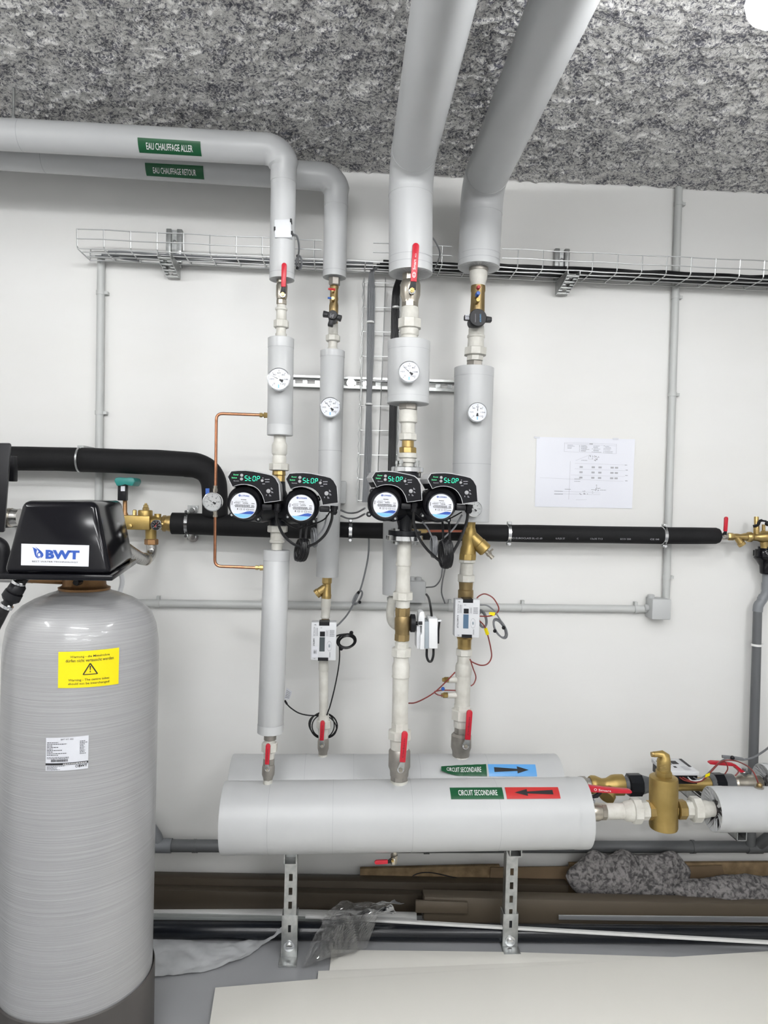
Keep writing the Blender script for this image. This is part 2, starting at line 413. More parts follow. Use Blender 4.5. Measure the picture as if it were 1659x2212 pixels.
class Cyl:
    def __init__(s, a, b, r):
        s.a = np.asarray(a, float); d = np.asarray(b, float)-s.a; s.d = d/np.linalg.norm(d); s.r = r
        e1 = V(0, -1, 0); e1 = e1-s.d*(e1@s.d); s.e1 = e1/np.linalg.norm(e1); s.e2 = np.cross(s.d, s.e1)
    def hit(s, px, py):
        d = ray(px, py); o = CAM-s.a; dp = d-s.d*(d@s.d); op = o-s.d*(o@s.d)
        A, B, C = dp@dp, 2*dp@op, op@op-s.r**2; q = max(B*B-4*A*C, 0); t = (-B-math.sqrt(q))/(2*A); h = o+d*t
        return float(h@s.d), math.atan2(h@s.e2, h@s.e1)
    def pt(s, t, th, off=0.): return s.a+s.d*t+(s.e1*math.cos(th)+s.e2*math.sin(th))*(s.r+off)
    def F(s, tl, tr, br, bl):
        h = [np.array(s.hit(*q)) for q in (bl, br, tr, tl)]
        def f(u, v, off=0.):
            t, th = (h[0]*(1-u)+h[1]*u)*(1-v)+(h[3]*(1-u)+h[2]*u)*v; return s.pt(t, th, off)
        return f
def sheet(F, name, m, parent, off=.0004, nu=1, nv=1, label=None):
    return MB().grid(lambda u, v: F(u, v, off), nu, nv).build(name, m, parent, label)

# ------------------------------------------------------------------ the room
ZC = 3.0; X0, X1, Y0 = -2.7, 3.3, -6.8
def struct(mb, name, m, **k):
    return mb.single(name, m, None, None, kind='structure', **k)
struct(MB().box(V(X0, Y0, -.05), V(X1, 0, 0)), 'floor', 'floor', smooth=False)
struct(MB().box(V(X0, 0, 0), V(X1, .08, ZC+.1)), 'wall_back', 'wall', smooth=False)
struct(MB().box(V(X0-.08, Y0, 0), V(X0, .08, ZC+.1)), 'wall_left', 'wall_plain', smooth=False)
struct(MB().box(V(X1, Y0, 0), V(X1+.08, .08, ZC+.1)), 'wall_right', 'wall_plain', smooth=False)
struct(MB().box(V(X0, Y0-.08, 0), V(X1, Y0, ZC+.1)), 'wall_front', 'wall_plain', smooth=False)
def ceiling():
    st = .0055
    xs = np.concatenate([np.arange(X0-.05, -1.95, .12), np.arange(-1.95, 2.15, st), np.arange(2.15, X1+.1, .12)])
    ys = np.concatenate([np.arange(Y0-.05, -1.5, .12), np.arange(-1.5, .02, st)])
    XX, YY = np.meshgrid(xs, ys)
    def vn(scale, seed):
        r = np.random.default_rng(seed); n = 512; g = r.random((n, n))
        a = XX/scale+37.3; b = YY/scale+91.7; i = np.floor(a).astype(int); j = np.floor(b).astype(int); u = a-i; w = b-j
        u = u*u*(3-2*u); w = w*w*(3-2*w); i %= n; j %= n; i1 = (i+1) % n; j1 = (j+1) % n
        return (g[j, i]*(1-u)+g[j, i1]*u)*(1-w)+(g[j1, i]*(1-u)+g[j1, i1]*u)*w-.5
    wx, wy = vn(.05, 21)*.05, vn(.05, 22)*.05
    XX, YY = XX+wx, YY+wy
    h = .008*vn(.12, 1)+.008*vn(.055, 2)+.011*vn(.026, 3)+.014*vn(.0125, 4)
    XX, YY = np.meshgrid(xs, ys)
    ZZ = ZC-.012+h; nx, ny = len(xs), len(ys)
    me = bpy.data.meshes.new('ceiling'); co = np.stack([XX, YY, ZZ], -1).reshape(-1, 3)
    idx = np.arange(nx*ny).reshape(ny, nx)
    q = np.stack([idx[:-1, :-1], idx[1:, :-1], idx[1:, 1:], idx[:-1, 1:]], -1).reshape(-1, 4)
    me.vertices.add(len(co)); me.vertices.foreach_set('co', co.ravel())
    me.loops.add(q.size); me.loops.foreach_set('vertex_index', q.ravel())
    me.polygons.add(len(q)); me.polygons.foreach_set('loop_start', np.arange(0, q.size, 4)); me.polygons.foreach_set('loop_total', np.full(len(q), 4))
    me.update(); me.validate(); me.polygons.foreach_set('use_smooth', [True]*len(q)); me.materials.append(MATS['fibre'])
    o = bpy.data.objects.new('ceiling', me); COL.objects.link(o); o['kind'] = 'structure'
ceiling()

names = ['bright batten lamp whose tip shows at the upper right corner of the photo', 'added unseen batten lamp beyond the left edge, filling light on the wall beside the tank', 'ceiling batten lamp overhead in the middle above the viewer', 'ceiling batten lamp overhead on the right',
         'added unseen middle row fill lamp behind the viewer on the left', 'added unseen middle row fill lamp behind the viewer on the right',
         'last row ceiling batten lamp far behind the viewer on the left', 'last row ceiling batten lamp far behind the viewer on the right']
for (x, y, L, z, dy), lb in zip(LAMPS, names):
    t = thing('ceiling_lamp', lb, 'lamp', (x, y, z-.09), 'ceiling batten lamps')
    d, e = (V(0, 1, 0), V(1, 0, 0)) if dy else (V(1, 0, 0), V(0, 1, 0)); c = V(x, y, z); h = L/2-.05
    MB().box(c-d*h-e*.035-V(0, 0, .02), c+d*h+e*.035+V(0, 0, .03)).build('lamp_body', 'lamp_body', t, bevel=.006)
    r = .05
    pr = [(0, .002), (.012, r*.7), (.03, r), (L-.03, r), (L-.012, r*.7), (L, .002)]
    MB().lathe(c-d*L/2-V(0, 0, .045), d, pr, 12).build('diffuser', 'lamp', t)
    for q in (-L*.3, L*.3): MB().tube([c+d*q+V(0, 0, .03), V(x, y, ZC)+d*q], .004, 6).build('hanger_rod', 'galv', t)

# ------------------------------------------------------------------ pipe building blocks
YF, YB = -.48, -.23
def disc_ring(mb, c, r, w, n=28): return mb.lathe(c-V(0, 0, w/2), V(0, 0, 1), [(0, r), (w, r)], n)
def pleats(name, parent, c, r0, r1, up, n=34):
    mb = MB(); z = c[2]+(.0012 if up else -.0012)
    for k in range(n):
        a = 2*math.pi*k/n+random.uniform(-.04, .04); d = V(math.cos(a), math.sin(a), 0); s = V(-d[1], d[0], 0)*.0011
        q0, q1 = c+d*r0, c+d*r1*random.uniform(.8, .98); q0[2] = q1[2] = z
        mb.v.extend([q0-s, q0+s, q1+s, q1-s]); b = len(mb.v)-4; mb.f.append((b, b+1, b+2, b+3))
    return mb.build(name, 'seam', parent)
def sleeve(R, y0, y1, r0, r1, label, bands=(), seams=(), top_pleat=False, bot_pleat=False, name='insulated_sleeve', parent=None):
    t = parent or thing(name, label, 'pipe insulation', R.pt(y1))
    L = [(y0, r0*.45), (y0, r0*.97), (y0+1.2, r0)]
    L += [(y1-1.2, r1), (y1, r1*.97), (y1, r1*.45)]
    MB().vl(R, L, 40).build('jacket', 'jacket', t)
    for a, b in bands:
        ra = r0+(r1-r0)*(a-y0)/(y1-y0)+.5; rb = r0+(r1-r0)*(b-y0)/(y1-y0)+.5
        MB().vl(R, [(a, ra), (b, rb)], 40, cap=(False, False)).build('tape_band', 'jacket', t)
    for s in seams:
        ra = r0+(r1-r0)*(s-y0)/(y1-y0)+.35
        MB().vl(R, [(s-.5, ra), (s+.5, ra)], 40, cap=(False, False)).build('seam', 'seam', t)
    if top_pleat: c = R.pt(y0); pleats('pleats', t, c, r0*.45*mpp(c), r0*mpp(c), True)
    if bot_pleat: c = R.pt(y1); pleats('pleats', t, c, r1*.45*mpp(c), r1*mpp(c), False)
    return t
def stack(R, label, pieces, name='pipe_union', cat='pipe fitting'):
    """pieces: (part name, material, [(py, r)...], sides)"""
    ymax = max(q[0] for p in pieces for q in p[2])
    t = thing(name, label, cat, R.pt(ymax))
    for nm, m, prof, n in pieces:
        MB().vl(R, prof, n, jit=.012 if (m == 'wpaint' and n > 12) else 0).build(nm, m, t)
    return t
def nut(y0, y1, r): return [(y0, r*.86), (y0+1.6, r), (y1-1.6, r), (y1, r*.86)]
def cyl(y0, y1, r, r2=None): return [(y0, r), (y1, r2 or r)]
def lever(t, A, B, hw, Y, bolt, stem='black', ink=None, text=None, boltmat='brass'):
    """red grip from A to B (pixels), then a stem to the bolt"""
    A, B, C = P(*A, Y), P(*B, Y), P(*bolt, Y+.006); k = mpp(A); w = hw*k
    d = (B-A)/np.linalg.norm(B-A); s = np.cross(d, V(0, -1, 0)); s /= np.linalg.norm(s)
    top = [A+d*w+(-d*math.cos(q)+s*math.sin(q))*w for q in np.linspace(-1.5, 1.5, 9)]
    poly = top+[B+s*w*.92, B-s*w*.92]
    g = MB().prism(poly, V(0, .009, 0)).build('lever_grip', 'red', t, bevel=.0022)
    d2 = (C-B)/np.linalg.norm(C-B); s2 = np.cross(d2, V(0, -1, 0)); s2 /= np.linalg.norm(s2)
    e = C+d2*w*1.1
    MB().prism([B+s*w*.75, B-s*w*.75, C-s2*w*1.15, e-s2*w*.6, e+s2*w*.6, C+s2*w*1.15], V(0, .006, 0)).build('lever_stem', stem, t, bevel=.001)
    MB().lathe(C+V(0, -.001, 0), V(0, -1, 0), [(-.04, w*.6), (0, w*.75), (.006, w*.75), (.0062, w*.45), (.009, w*.4)], 6).build('lever_nut', boltmat, t)
    MB().lathe(C+V(0, .001, 0), V(0, -1, 0), [(-.002, w*1.05), (.0015, w*1.05)], 18).build('washer', 'chrome', t)
    if text:
        F = planeF(A+d*w*1.2-s*w*.62, B-d*w*.6-s*w*.62, B-d*w*.6+s*w*.62, A+d*w*1.2+s*w*.62)
        F2 = planeF(B-d*w*.6-s*w*.6, A+d*w*1.3-s*w*.6, A+d*w*1.3+s*w*.6, B-d*w*.6+s*w*.6)
        I = Ink()
        if text == 'Smart':
            I.text('Smart', .30, .25, .62, .85, .01); I.ring(.14, .5, .09, .42, .25, 14); I.rect(.10, .3, .12, .7); I.rect(.16, .3, .18, .7)
            I.text('ACS', .68, .25, .80, .6)
        else: I.text(text, .12, .3, .88, .78, .0)
        I.build('lettering', F2, ink, g, off=.0006)
    return t
def gauge(name, label, px, py, rp, Y, needle, m='dial', needle_px=None, blue=True, back=.05, loc=None, style=0, mat_bezel='chrome'):
    c = P(px, py, Y); k = mpp(c); r = rp*k
    t = thing(name, label, 'gauge', c-V(0, 0, r))
    ax = V(0, -1, 0)
    MB().lathe(c, ax, [(-.022, r*.55), (-.020, r*.95), (.004, r), (.009, r*.98), (.010, r*.92), (.007, r*.88)], 36).build('bezel', mat_bezel, t)
    d = MB().lathe(c, ax, [(.004, r*.9), (.0072, r*.9)], 36).build('dial', m, t)
    MB().lathe(c, ax, [(-back, r*.22), (-.018, r*.22)], 12).build('stem', 'brass', t)
    F = lambda u, v, off=0.: c+V(u*r, -.0075-off, v*r)
    I = Ink()
    for q in range(7):
        a = math.radians(225-45*q); I.line((.80*math.cos(a), .80*math.sin(a)), (.66*math.cos(a), .66*math.sin(a)), .03)
        tx = ('0', '20', '40', '60', '80', '100', '120')[q] if style == 0 else ('0', '2', '4', '6', '8', '10', '')[q]
        if tx:
            w = .07*len(tx); I.text(tx, .54*math.cos(a)-w, .54*math.sin(a)-.07, .54*math.cos(a)+w, .54*math.sin(a)+.07)
    for q in range(55):
        a = math.radians(225-270*q/54); I.line((.80*math.cos(a), .80*math.sin(a)), (.75*math.cos(a), .75*math.sin(a)), .012)
    if style == 0: I.text('°C', -.08, .2, .08, .34)
    else: I.text('bar', -.12, -.34, .12, -.2); I.disc(-.1, -.48, .03, .03, 8); I.disc(.1, -.48, .03, .03, 8)
    I.build('scale', F, 'ink' if style < 2 else 'ink_white', d, off=.0004)
    if blue: Ink().rect(-.05, -.75, .05, -.45).build('logo_mark', F, 'ink_lightblue', d, off=.0004)
    a = math.radians(needle); dx, dy = math.cos(a), math.sin(a)
    N = Ink().poly([(dx*.85, dy*.85), (-dy*.03, dx*.03), (dy*.03, -dx*.03)])
    N.poly([(-dx*.05-dy*.05, -dy*.05+dx*.05), (-dx*.38-dy*.13, -dy*.38+dx*.13), (-dx*.42, -dy*.42), (-dx*.38+dy*.13, -dy*.38-dx*.13), (-dx*.05+dy*.05, -dy*.05-dx*.05)])
    N.build('needle', F, 'ink' if style < 2 else 'sticker_red', d, off=.0016)
    MB().lathe(c+V(0, -.009, 0), ax, [(0, r*.07), (.0012, r*.06)], 10).build('needle_hub', 'chrome', t)
    return t

# ------------------------------------------------------------------ risers
R1 = Riser(YF, [(611, 430), (609, 600), (607, 735), (604.6, 939), (601, 1100), (597.8, 1193), (584, 1580), (578, 1697)])
R2 = Riser(YB, [(726, 430), (722.5, 600), (718.5, 757), (707, 1244), (703, 1330), (699, 1425), (699.5, 1560), (697, 1645)])
R3 = Riser(YF, [(889, 400), (887, 590), (885, 700), (883.5, 740), (881.5, 880), (881, 990), (874, 1160), (871, 1241), (869.5, 1350), (866, 1440), (863.5, 1590), (862, 1700)])
R4 = Riser(YB, [(1041, 470), (1034, 578), (1032, 650), (1027, 760), (1024, 800), (1016, 1128), (1007, 1240), (1003, 1400), (999, 1500), (995, 1645)])

def arc(c, u, v, r, n=10): return [c-u*r*0+(-u*math.cos(q)+v*math.sin(q))*r for q in np.linspace(0, math.pi/2, n)]
def top_run(hpix, Y, R, yend, rp, rpv, bend, label, lab_px, text, seam_px, bands):
    (xa, ya), (xb, yb) = hpix
    a, b = P(xa, ya, Y), P(xb, yb, Y); d = (b-a)/np.linalg.norm(b-a)
    Xr = R.pt(450)[0]; far = a+d*((X0+.002-a[0])/d[0]); corner = a+d*((Xr-a[0])/d[0])
    r = rp*mpp(P(xb, yb, Y)); rv = rpv*mpp(R.pt(450))
    t = thing('insulated_pipe', label, 'insulated pipe', R.pt(yend))
    c = corner-d*bend-V(0, 0, bend)
    MB().tube([far+d*i*(np.linalg.norm(corner-d*bend-far))/12 for i in range(13)], r, 40).build('level_jacket', 'jacket', t)
    el = [c+d*bend*math.sin(q)+V(0, 0, bend)*math.cos(q) for q in np.linspace(0, math.pi/2, 9)]
    MB().tube([el[0]-d*.004]+el+[el[-1]-V(0, 0, .05)], [r*1.012]*9+[rv*1.03]*2, 40).build('elbow_jacket', 'jacket', t)
    top = R.pt(yend); e = el[-1]
    MB().tube([e, e*.6+top*.4, e*.2+top*.8, top], [rv]*4, 40).build('drop_jacket', 'jacket', t)
    pleats('pleats', t, top, rv*.42, rv, False)
    for s in seam_px:
        p = P(s[0], s[1], Y); q = a+d*((p-a)@d); MB().tube([q-d*.001, q+d*.001], r*1.006, 40, cap=False).build('seam', 'seam', t)
    for y in bands:
        p = R.pt(y); MB().tube([p, p-V(0, 0, .0015)], rv*1.012, 40, cap=False).build('seam', 'seam', t)
    F = Cyl(a, b, r).F(*lab_px); nv = 10
    st = sheet(F, 'pipe_label', 'green', t, .0008, 1, nv, 'green label reading '+text)
    I = Ink().text(text, .13, .28, .87, .72, .006); I.build('lettering', F, 'ink_white', st, .0018, 0, 8)
    return t
top_run(((0, 290), (560, 321)), YF, R1, 605, 32.0, 27, .062, 'grey insulated heating supply pipe labelled EAU CHAUFFAGE ALLER, nearer of the pair',
        ((297, 297), (433, 305.5), (436, 337.5), (301.5, 329.5)), 'EAU CHAUFFAGE ALLER', [(48, 292)], [592])
top_run(((0, 336), (690, 381)), YB, R2, 600, 29.0, 25.2, .06, 'grey insulated heating return pipe labelled EAU CHAUFFAGE RETOUR, behind the supply pipe',
        ((313, 351.5), (439, 358.5), (441.5, 387.5), (317, 379.5)), 'EAU CHAUFFAGE RETOUR', [(98, 346)], [587])

def big_pipe(R, Y, ybend, yend, rp, label, bands):
    c = R.pt(ybend); r = rp*mpp(R.pt(500)); b = r*1.25
    t = thing('insulated_pipe', label, 'insulated pipe', R.pt(yend))
    end = R.pt(yend); top = V(c[0], Y, c[2]-b)
    MB().tube([end, end*.7+top*.3, end*.3+top*.7, top], r, 44).build('drop_jacket', 'jacket', t)
    el = [top+V(0, -b*(1-math.cos(q)), b*math.sin(q)) for q in np.linspace(0, math.pi/2, 12)]
    MB().tube([el[0]-V(0, 0, .012)]+el+[el[-1]-V(0, .02, 0)], r*1.012, 44).build('elbow_jacket', 'jacket', t)
    s = el[-1]
    for i, (y0, y1) in enumerate(((s[1], s[1]-1.0), (s[1]-1.0, s[1]-2.4), (s[1]-2.4, Y0+.002))):
        MB().tube([V(s[0], y0, s[2]), V(s[0], (y0+y1)/2, s[2]), V(s[0], y1, s[2])], r*(1.0+.004*(i % 2)), 44).build('level_jacket', 'jacket', t)
    pleats('pleats', t, end, r*.42, r, False, 48)
    for y in bands:
        p = R.pt(y); MB().tube([p, p-V(0, 0, .0015)], r*1.01, 44, cap=False).build('seam', 'seam', t)
    return t
big_pipe(R3, YF, 357, 592, 47.3, 'large grey insulated pipe dropping from the ceiling onto the valve with the long red lever', [560, 575])
big_pipe(R4, YB, 402, 579, 45.0, 'large grey insulated pipe dropping from the ceiling above the black disc handwheel', [553, 566])

wp, ni, br = 'wpaint', 'nickel', 'brass'
# riser 1
t = stack(R1, 'nickel ball valve with short red lever under the EAU CHAUFFAGE ALLER pipe', [
    ('inlet_hex', ni, nut(600, 613, 11.5), 8), ('valve_body', ni, [(613, 10.5), (617, 12.2), (640, 12.2), (647, 10.5)], 24), ('outlet_hex', ni, nut(647, 659, 11.2), 8)], 'ball_valve', 'valve')
lever(t, (614, 567), (612, 619.5), 5.6, YF-.062, (610.8, 636))
stack(R1, 'white painted pipe union below the ball valve of the supply riser', [
    ('nipple', wp, [(659, 9.5), (664, 10.5), (667, 13), (669.5, 13), (672, 10.8), (693, 11.2)], 20), ('union_nut', wp, nut(692, 709, 16.6), 8),
    ('tail', wp, [(709, 10.6), (719, 10.6), (722, 12.6), (727, 12), (731, 10)], 20)])
sleeve(R1, 731, 941, 27.6, 27.3, 'short grey insulated sleeve with copper tube fitting on the leftmost riser', [(732, 752), (918, 940)], [752, 918])
stack(R1, 'white painted union and nut above the left twin pump', [
    ('tail', wp, [(940, 12.6), (954, 13), (958, 15), (961, 16.4), (980, 16.4), (984, 13.5), (987, 15.2), (1001, 15.2)], 20),
    ('union_nut', wp, nut(1000.5, 1017, 22), 8), ('brass_tail', br, [(1016, 14), (1026, 14.8), (1028, 13.2), (1044, 13.6)], 10)])
stack(R1, 'white painted union below the left twin pump', [
    ('union_nut', wp, nut(1135, 1150, 21.8), 8), ('tail', wp, [(1149, 15), (1166, 14.6), (1168, 16.5), (1172, 16), (1174, 12), (1192, 11.6)], 20)])
sleeve(R1, 1188, 1582, 28, 27.6, 'long grey insulated sleeve below the left twin pump', [(1189, 1210), (1563, 1581)], [1210, 1563], True)
t = stack(R1, 'small nickel ball valve with red lever standing at left on the front manifold', [
    ('pipe_stub', 'nickel_dull', [(1580, 11), (1586, 11), (1587, 13.4), (1597, 13.4), (1598, 11)], 20), ('union_nut', wp, nut(1603, 1623, 17.4), 8), ('union_neck', wp, [(1597, 11), (1604, 11.6), (1622, 12.2), (1638, 11.4)], 20),
    ('inlet_hex', 'nickel_dull', nut(1637, 1652, 12.2), 8), ('valve_body', 'nickel_dull', [(1651, 12), (1656, 13.6), (1672, 13.6), (1680, 10.4), (1685, 10)], 24), ('base_pipe', wp, cyl(1683, 1702, 10.2), 20)], 'ball_valve', 'valve')
lever(t, (579, 1607), (576.5, 1652), 5.0, YF-.045, (577.5, 1662), 'galv', 'ink', 'Cimberio', 'nickel')

# riser 2
stack(R2, 'bronze balancing valve body with red and blue test caps under the return pipe', [
    ('inlet_nut', 'nickel_dull', nut(598, 617, 12.4), 6), ('valve_body', 'brass_dark', [(616, 8), (620, 10), (626, 8.4), (640, 8.6), (646, 9.4), (652, 8.6), (660, 10), (672, 10), (690, 9.2), (700, 9.6)], 20)], 'balancing_valve', 'valve')
bv = [o for o in bpy.data.objects if o.name.startswith('balancing_valve')][0]
def yb_part(parent, nm, m, px, py, r0, Y0_, L, n=16, ax=V(0, -1, 0), prof=None):
    c = P(px, py, Y0_-L)+(V(0, L, 0) if abs(ax[1]) > .9 else 0); k = mpp(c)
    return MB().lathe(c, ax, prof or [(0, r0*k), (L*.85, r0*k), (L, r0*k*.8)], n).build(nm, m, parent)
yb_part(bv, 'test_port', 'brass', 719, 644, 4.6, YB, .045)
yb_part(bv, 'test_port', 'brass', 719, 626, 4.0, YB, .04)
yb_part(bv, 'red_cap', 'redcap', 724, 625.5, 2.6, YB-.045, .026, 10, V(-1, -.2, 0))
yb_part(bv, 'blue_cap', 'blue', 716, 644, 2.2, YB-.05, .014, 10, V(-1, -.1, 0))
kn = thing('handwheel', 'black three-armed handwheel on the return pipe balancing valve', 'handwheel', P(718.5, 703, YB-.05))
c = P(718.5, 680, YB-.10)+V(0, .08, 0); k = mpp(c)
MB().lathe(c, V(0, -1, 0), [(-.01, 9*k), (.05, 10*k), (.075, 10.5*k), (.082, 9*k)], 20).build('hub', 'black', kn, label='hub')
for q in ((697.5, 676), (737.5, 686.5), (713, 703)):
    A = P(718.5, 680, YB-.095); B = P(*q, YB-.095); d = (B-A)/np.linalg.norm(B-A); s = np.cross(d, V(0, -1, 0)); w = 5.0*k
    MB().prism([A+s*w*.8, A-s*w*.8, B-s*w*1.15, B+s*w*1.15], V(0, .028, 0)).build('arm', 'black', kn, bevel=.003)
Ff = pixF((713, 675), (724, 678), (722, 689), (711, 686), YB-.103)
Ink().line((.2, .1), (.2, .9), .06).line((.4, .2), (.6, .8), .06).line((.6, .1), (.8, .9), .06).line((.15, .5), (.5, .5), .05).build('arrow_mark', Ff, 'ink_soft', kn, off=.0006)
stack(R2, 'white painted union below the three-armed handwheel', [
    ('nipple', wp, [(698, 9), (702, 10.2), (725, 10.2)], 20), ('union_nut', wp, nut(724, 738, 16), 8), ('tail', wp, [(738, 9.8), (750, 9.6), (753, 11.6), (757, 11), (760, 9.6)], 20)])
sleeve(R2, 758, 1246, 26, 24.2, 'long grey insulated sleeve on the second riser behind the left twin pump', [(759, 772)], [772, 974])
t = stack(R2, 'small brass strainer with branch to the left under the second riser sleeve', [
    ('inlet_hex', br, nut(1245, 1261, 10.8), 8), ('strainer_body', br, [(1258, 8.6), (1266, 9), (1282, 10), (1286, 10.8), (1293, 10.4)], 20)], 'y_strainer', 'strainer')
A, B = P(706.5, 1266, YB), P(683, 1284, YB); k = mpp(A); d = B-A; L = np.linalg.norm(d)
MB().lathe(A, d, [(0, 8.5*k), (L*.72, 9*k), (L*.74, 10.2*k), (L, 10.0*k)], 16).build('strainer_branch', br, t)
stack(R2, 'white painted taped joint between brass strainer and left heat meter', [
    ('taped_joint', wp, [(1291, 10), (1296, 11.2), (1301, 10.4), (1309, 11.4), (1312, 9.8), (1328, 9.4), (1333, 10.2), (1336, 8.6)], 20)])
stack(R2, 'white painted pipe between left heat meter and its ball valve', [
    ('taped_joint', wp, [(1425, 9.2), (1432, 10.6), (1446, 11.4), (1449, 10)], 20), ('pipe', wp, [(1448, 9.8), (1546, 9.7)], 20), ('coupling', wp, [(1543, 11), (1556, 12.4)], 20)], 'pipe_length', 'pipe')
t = stack(R2, 'small nickel ball valve with red lever inside the black cable coil on the back manifold', [
    ('union_nut', wp, nut(1555, 1572, 16), 8), ('union_neck', wp, [(1571, 12), (1596, 10.4)], 20), ('valve_body', 'nickel_dull', [(1594, 10.6), (1600, 12), (1616, 12), (1624, 9.8), (1630, 9.6)], 20), ('base_pipe', wp, cyl(1629, 1644, 9.8), 20)], 'ball_valve', 'valve')
lever(t, (697, 1557), (694.8, 1600), 4.8, YB-.045, (695.5, 1610.5), 'galv', 'ink', 'Cimberio', 'nickel')

# riser 3
t = stack(R3, 'large nickel ball valve with long red lever marked Smart', [
    ('inlet_hex', ni, nut(588, 608, 18.6), 8), ('valve_body', ni, [(606, 18), (612, 21), (616, 22), (638, 22), (648, 18.5), (655, 18)], 28), ('outlet_hex', ni, nut(653, 665, 19), 8)], 'ball_valve', 'valve')
lever(t, (899, 524), (893.5, 608), 7.4, YF-.082, (890, 627.5), 'black', 'ink_white', 'Smart')
stack(R3, 'white painted union above the short sleeve of the third riser', [
    ('nipple', wp, [(664, 18), (668, 19.6), (685, 19.4), (691, 22)], 22), ('union_nut', wp, nut(689, 711, 26), 8), ('tail', wp, [(710, 20), (724, 20), (727, 17.6), (731, 18.6), (739, 16.5)], 22)])
sleeve(R3, 738, 873, 45.6, 44.8, 'short wide grey insulated sleeve with thermometer on the third riser', [(739, 758), (858, 872)], [758, 858], False, True)
stack(R3, 'white painted and brass fitting chain above the right twin pump', [
    ('hex_collar', 'nickel_dull', nut(872, 886, 20.8), 6), ('socket', wp, [(886, 19), (889, 20), (912, 20), (915, 16)], 22), ('nipple', wp, [(914, 15.4), (937, 15.6)], 20), ('lower_socket', wp, nut(936, 952, 20), 8),
    ('brass_tail', br, [(951, 13), (967, 13)], 20), ('brass_nut', br, nut(966, 980, 19.6), 8), ('collar', wp, [(979, 19.6), (989, 20.2), (991, 17), (999, 17), (1001, 13.5), (1010, 14)], 22)])
def flange(R, y0, y1, r, label, m='chrome'):
    t = thing('pipe_flange', label, 'flange', R.pt(y1))
    MB().vl(R, [(y0, r*.95), (y0+1.5, r), (y1-1.5, r), (y1, r*.95)], 40).build('flange_ring', m, t)
    c0, c1 = R.pt(y0), R.pt(y1); k = mpp(c0)
    for i in range(4):
        a = math.pi/4+i*math.pi/2+.15; o = V(math.cos(a), math.sin(a), 0)*r*.74*k
        MB().lathe(c1+o-V(0, 0, .012), V(0, 0, 1), [(0, 5*k), (.010, 5*k), (.0101, 3*k), (c0[2]-c1[2]+.022, 3*k), (c0[2]-c1[2]+.0221, 5*k), (c0[2]-c1[2]+.034, 5*k)], 6).build('bolt', 'galv', t)
    return t
flange(R3, 1009, 1021, 35, 'chrome pipe flange on top of the right twin pump')
flange(R3, 1156, 1168, 40, 'chrome pipe flange under the right twin pump')
stack(R3, 'white painted pipe between the lower pump flange and the motor valve', [
    ('pipe', wp, [(1166, 15), (1173, 15.5), (1213, 15.4), (1218, 17.5), (1221, 17), (1223, 15.2), (1260, 15), (1266, 16), (1280, 16)], 22), ('union_nut', wp, nut(1278, 1296, 22.6), 8), ('tail', wp, [(1295, 15.5), (1310, 15), (1314, 14)], 22)], 'pipe_length', 'pipe')
stack(R3, 'brass motor valve body on the third riser with white actuator at its right', [
    ('upper_hex', 'brass_dark', nut(1312, 1331, 16.8), 8), ('valve_body', 'brass_dark', [(1330, 15), (1336, 17.2), (1358, 17.2), (1364, 15.6), (1370, 15.6)], 24), ('lower_hex', 'brass_dark', nut(1368, 1384, 17), 8)], 'motor_valve', 'valve')
stack(R3, 'cream painted pipe with union below the motor valve', [
    ('neck', wp, [(1383, 14), (1388, 14), (1389, 15.5), (1401, 15.5)], 10), ('union_nut', wp, nut(1399, 1418, 22.2), 8), ('tail', wp, [(1417, 16.4), (1431, 16.4), (1434, 18), (1440, 19), (1458, 18.4), (1461, 19.6), (1465, 17.6)], 24),
    ('pipe', wp, [(1464, 17.4), (1561, 17.2)], 24), ('hex', wp, nut(1559, 1579, 19), 8)], 'pipe_length', 'pipe')
t = stack(R3, 'large nickel ball valve with red lever standing in the middle of the front manifold', [
    ('union_nut', wp, nut(1577, 1596, 26), 8), ('union_neck', wp, [(1595, 20.4), (1619, 19.4)], 24), ('valve_body', 'nickel_dull', [(1617, 20), (1622, 23.4), (1655, 23.8), (1663, 20.5), (1675, 19.8)], 28), ('outlet_hex', 'nickel_dull', nut(1674, 1685, 19.4), 8), ('base_pipe', wp, cyl(1684, 1703, 19), 24)], 'ball_valve', 'valve')
lever(t, (875, 1580), (869.6, 1647), 6.8, YF-.075, (865.5, 1663), 'galv', 'ink', 'Cimberio', 'nickel')

# riser 4
t = stack(R4, 'brass balancing valve body with red and blue test caps under the large right pipe', [
    ('ring', 'nickel_dull', cyl(576, 586, 20.5), 24), ('reducer', wp, [(585, 18), (588, 19.6), (601, 19.2), (616, 15), (620, 14.6)], 24),
    ('valve_body', 'brass_dark', [(618, 15.6), (629, 15.8), (632, 14.8), (655, 15.2), (672, 15.8), (703, 14.4)], 24)], 'balancing_valve', 'valve')
yb_part(t, 'test_port', 'brass_gold', 1033, 647, 5, YB-.02, .045)
yb_part(t, 'test_port', 'brass_gold', 1033, 634, 4, YB-.02, .05)
yb_part(t, 'blue_cap', 'blue', 1033.5, 632.5, 4.6, YB-.05, .03)
yb_part(t, 'red_cap', 'redcap', 1034.6, 619, 4.0, YB-.05, .022)
kn = thing('handwheel', 'black disc handwheel with two lugs on the large right riser', 'handwheel', P(1032, 705, YB-.05))
c = P(1032.5, 686, YB-.09)+V(0, .09, 0); k = mpp(c)
MB().lathe(c, V(0, -1, 0), [(0, 14*k), (.05, 14*k), (.06, 18.5*k), (.088, 18.7*k), (.092, 17.2*k)], 36).build('wheel_disc', 'black', kn)
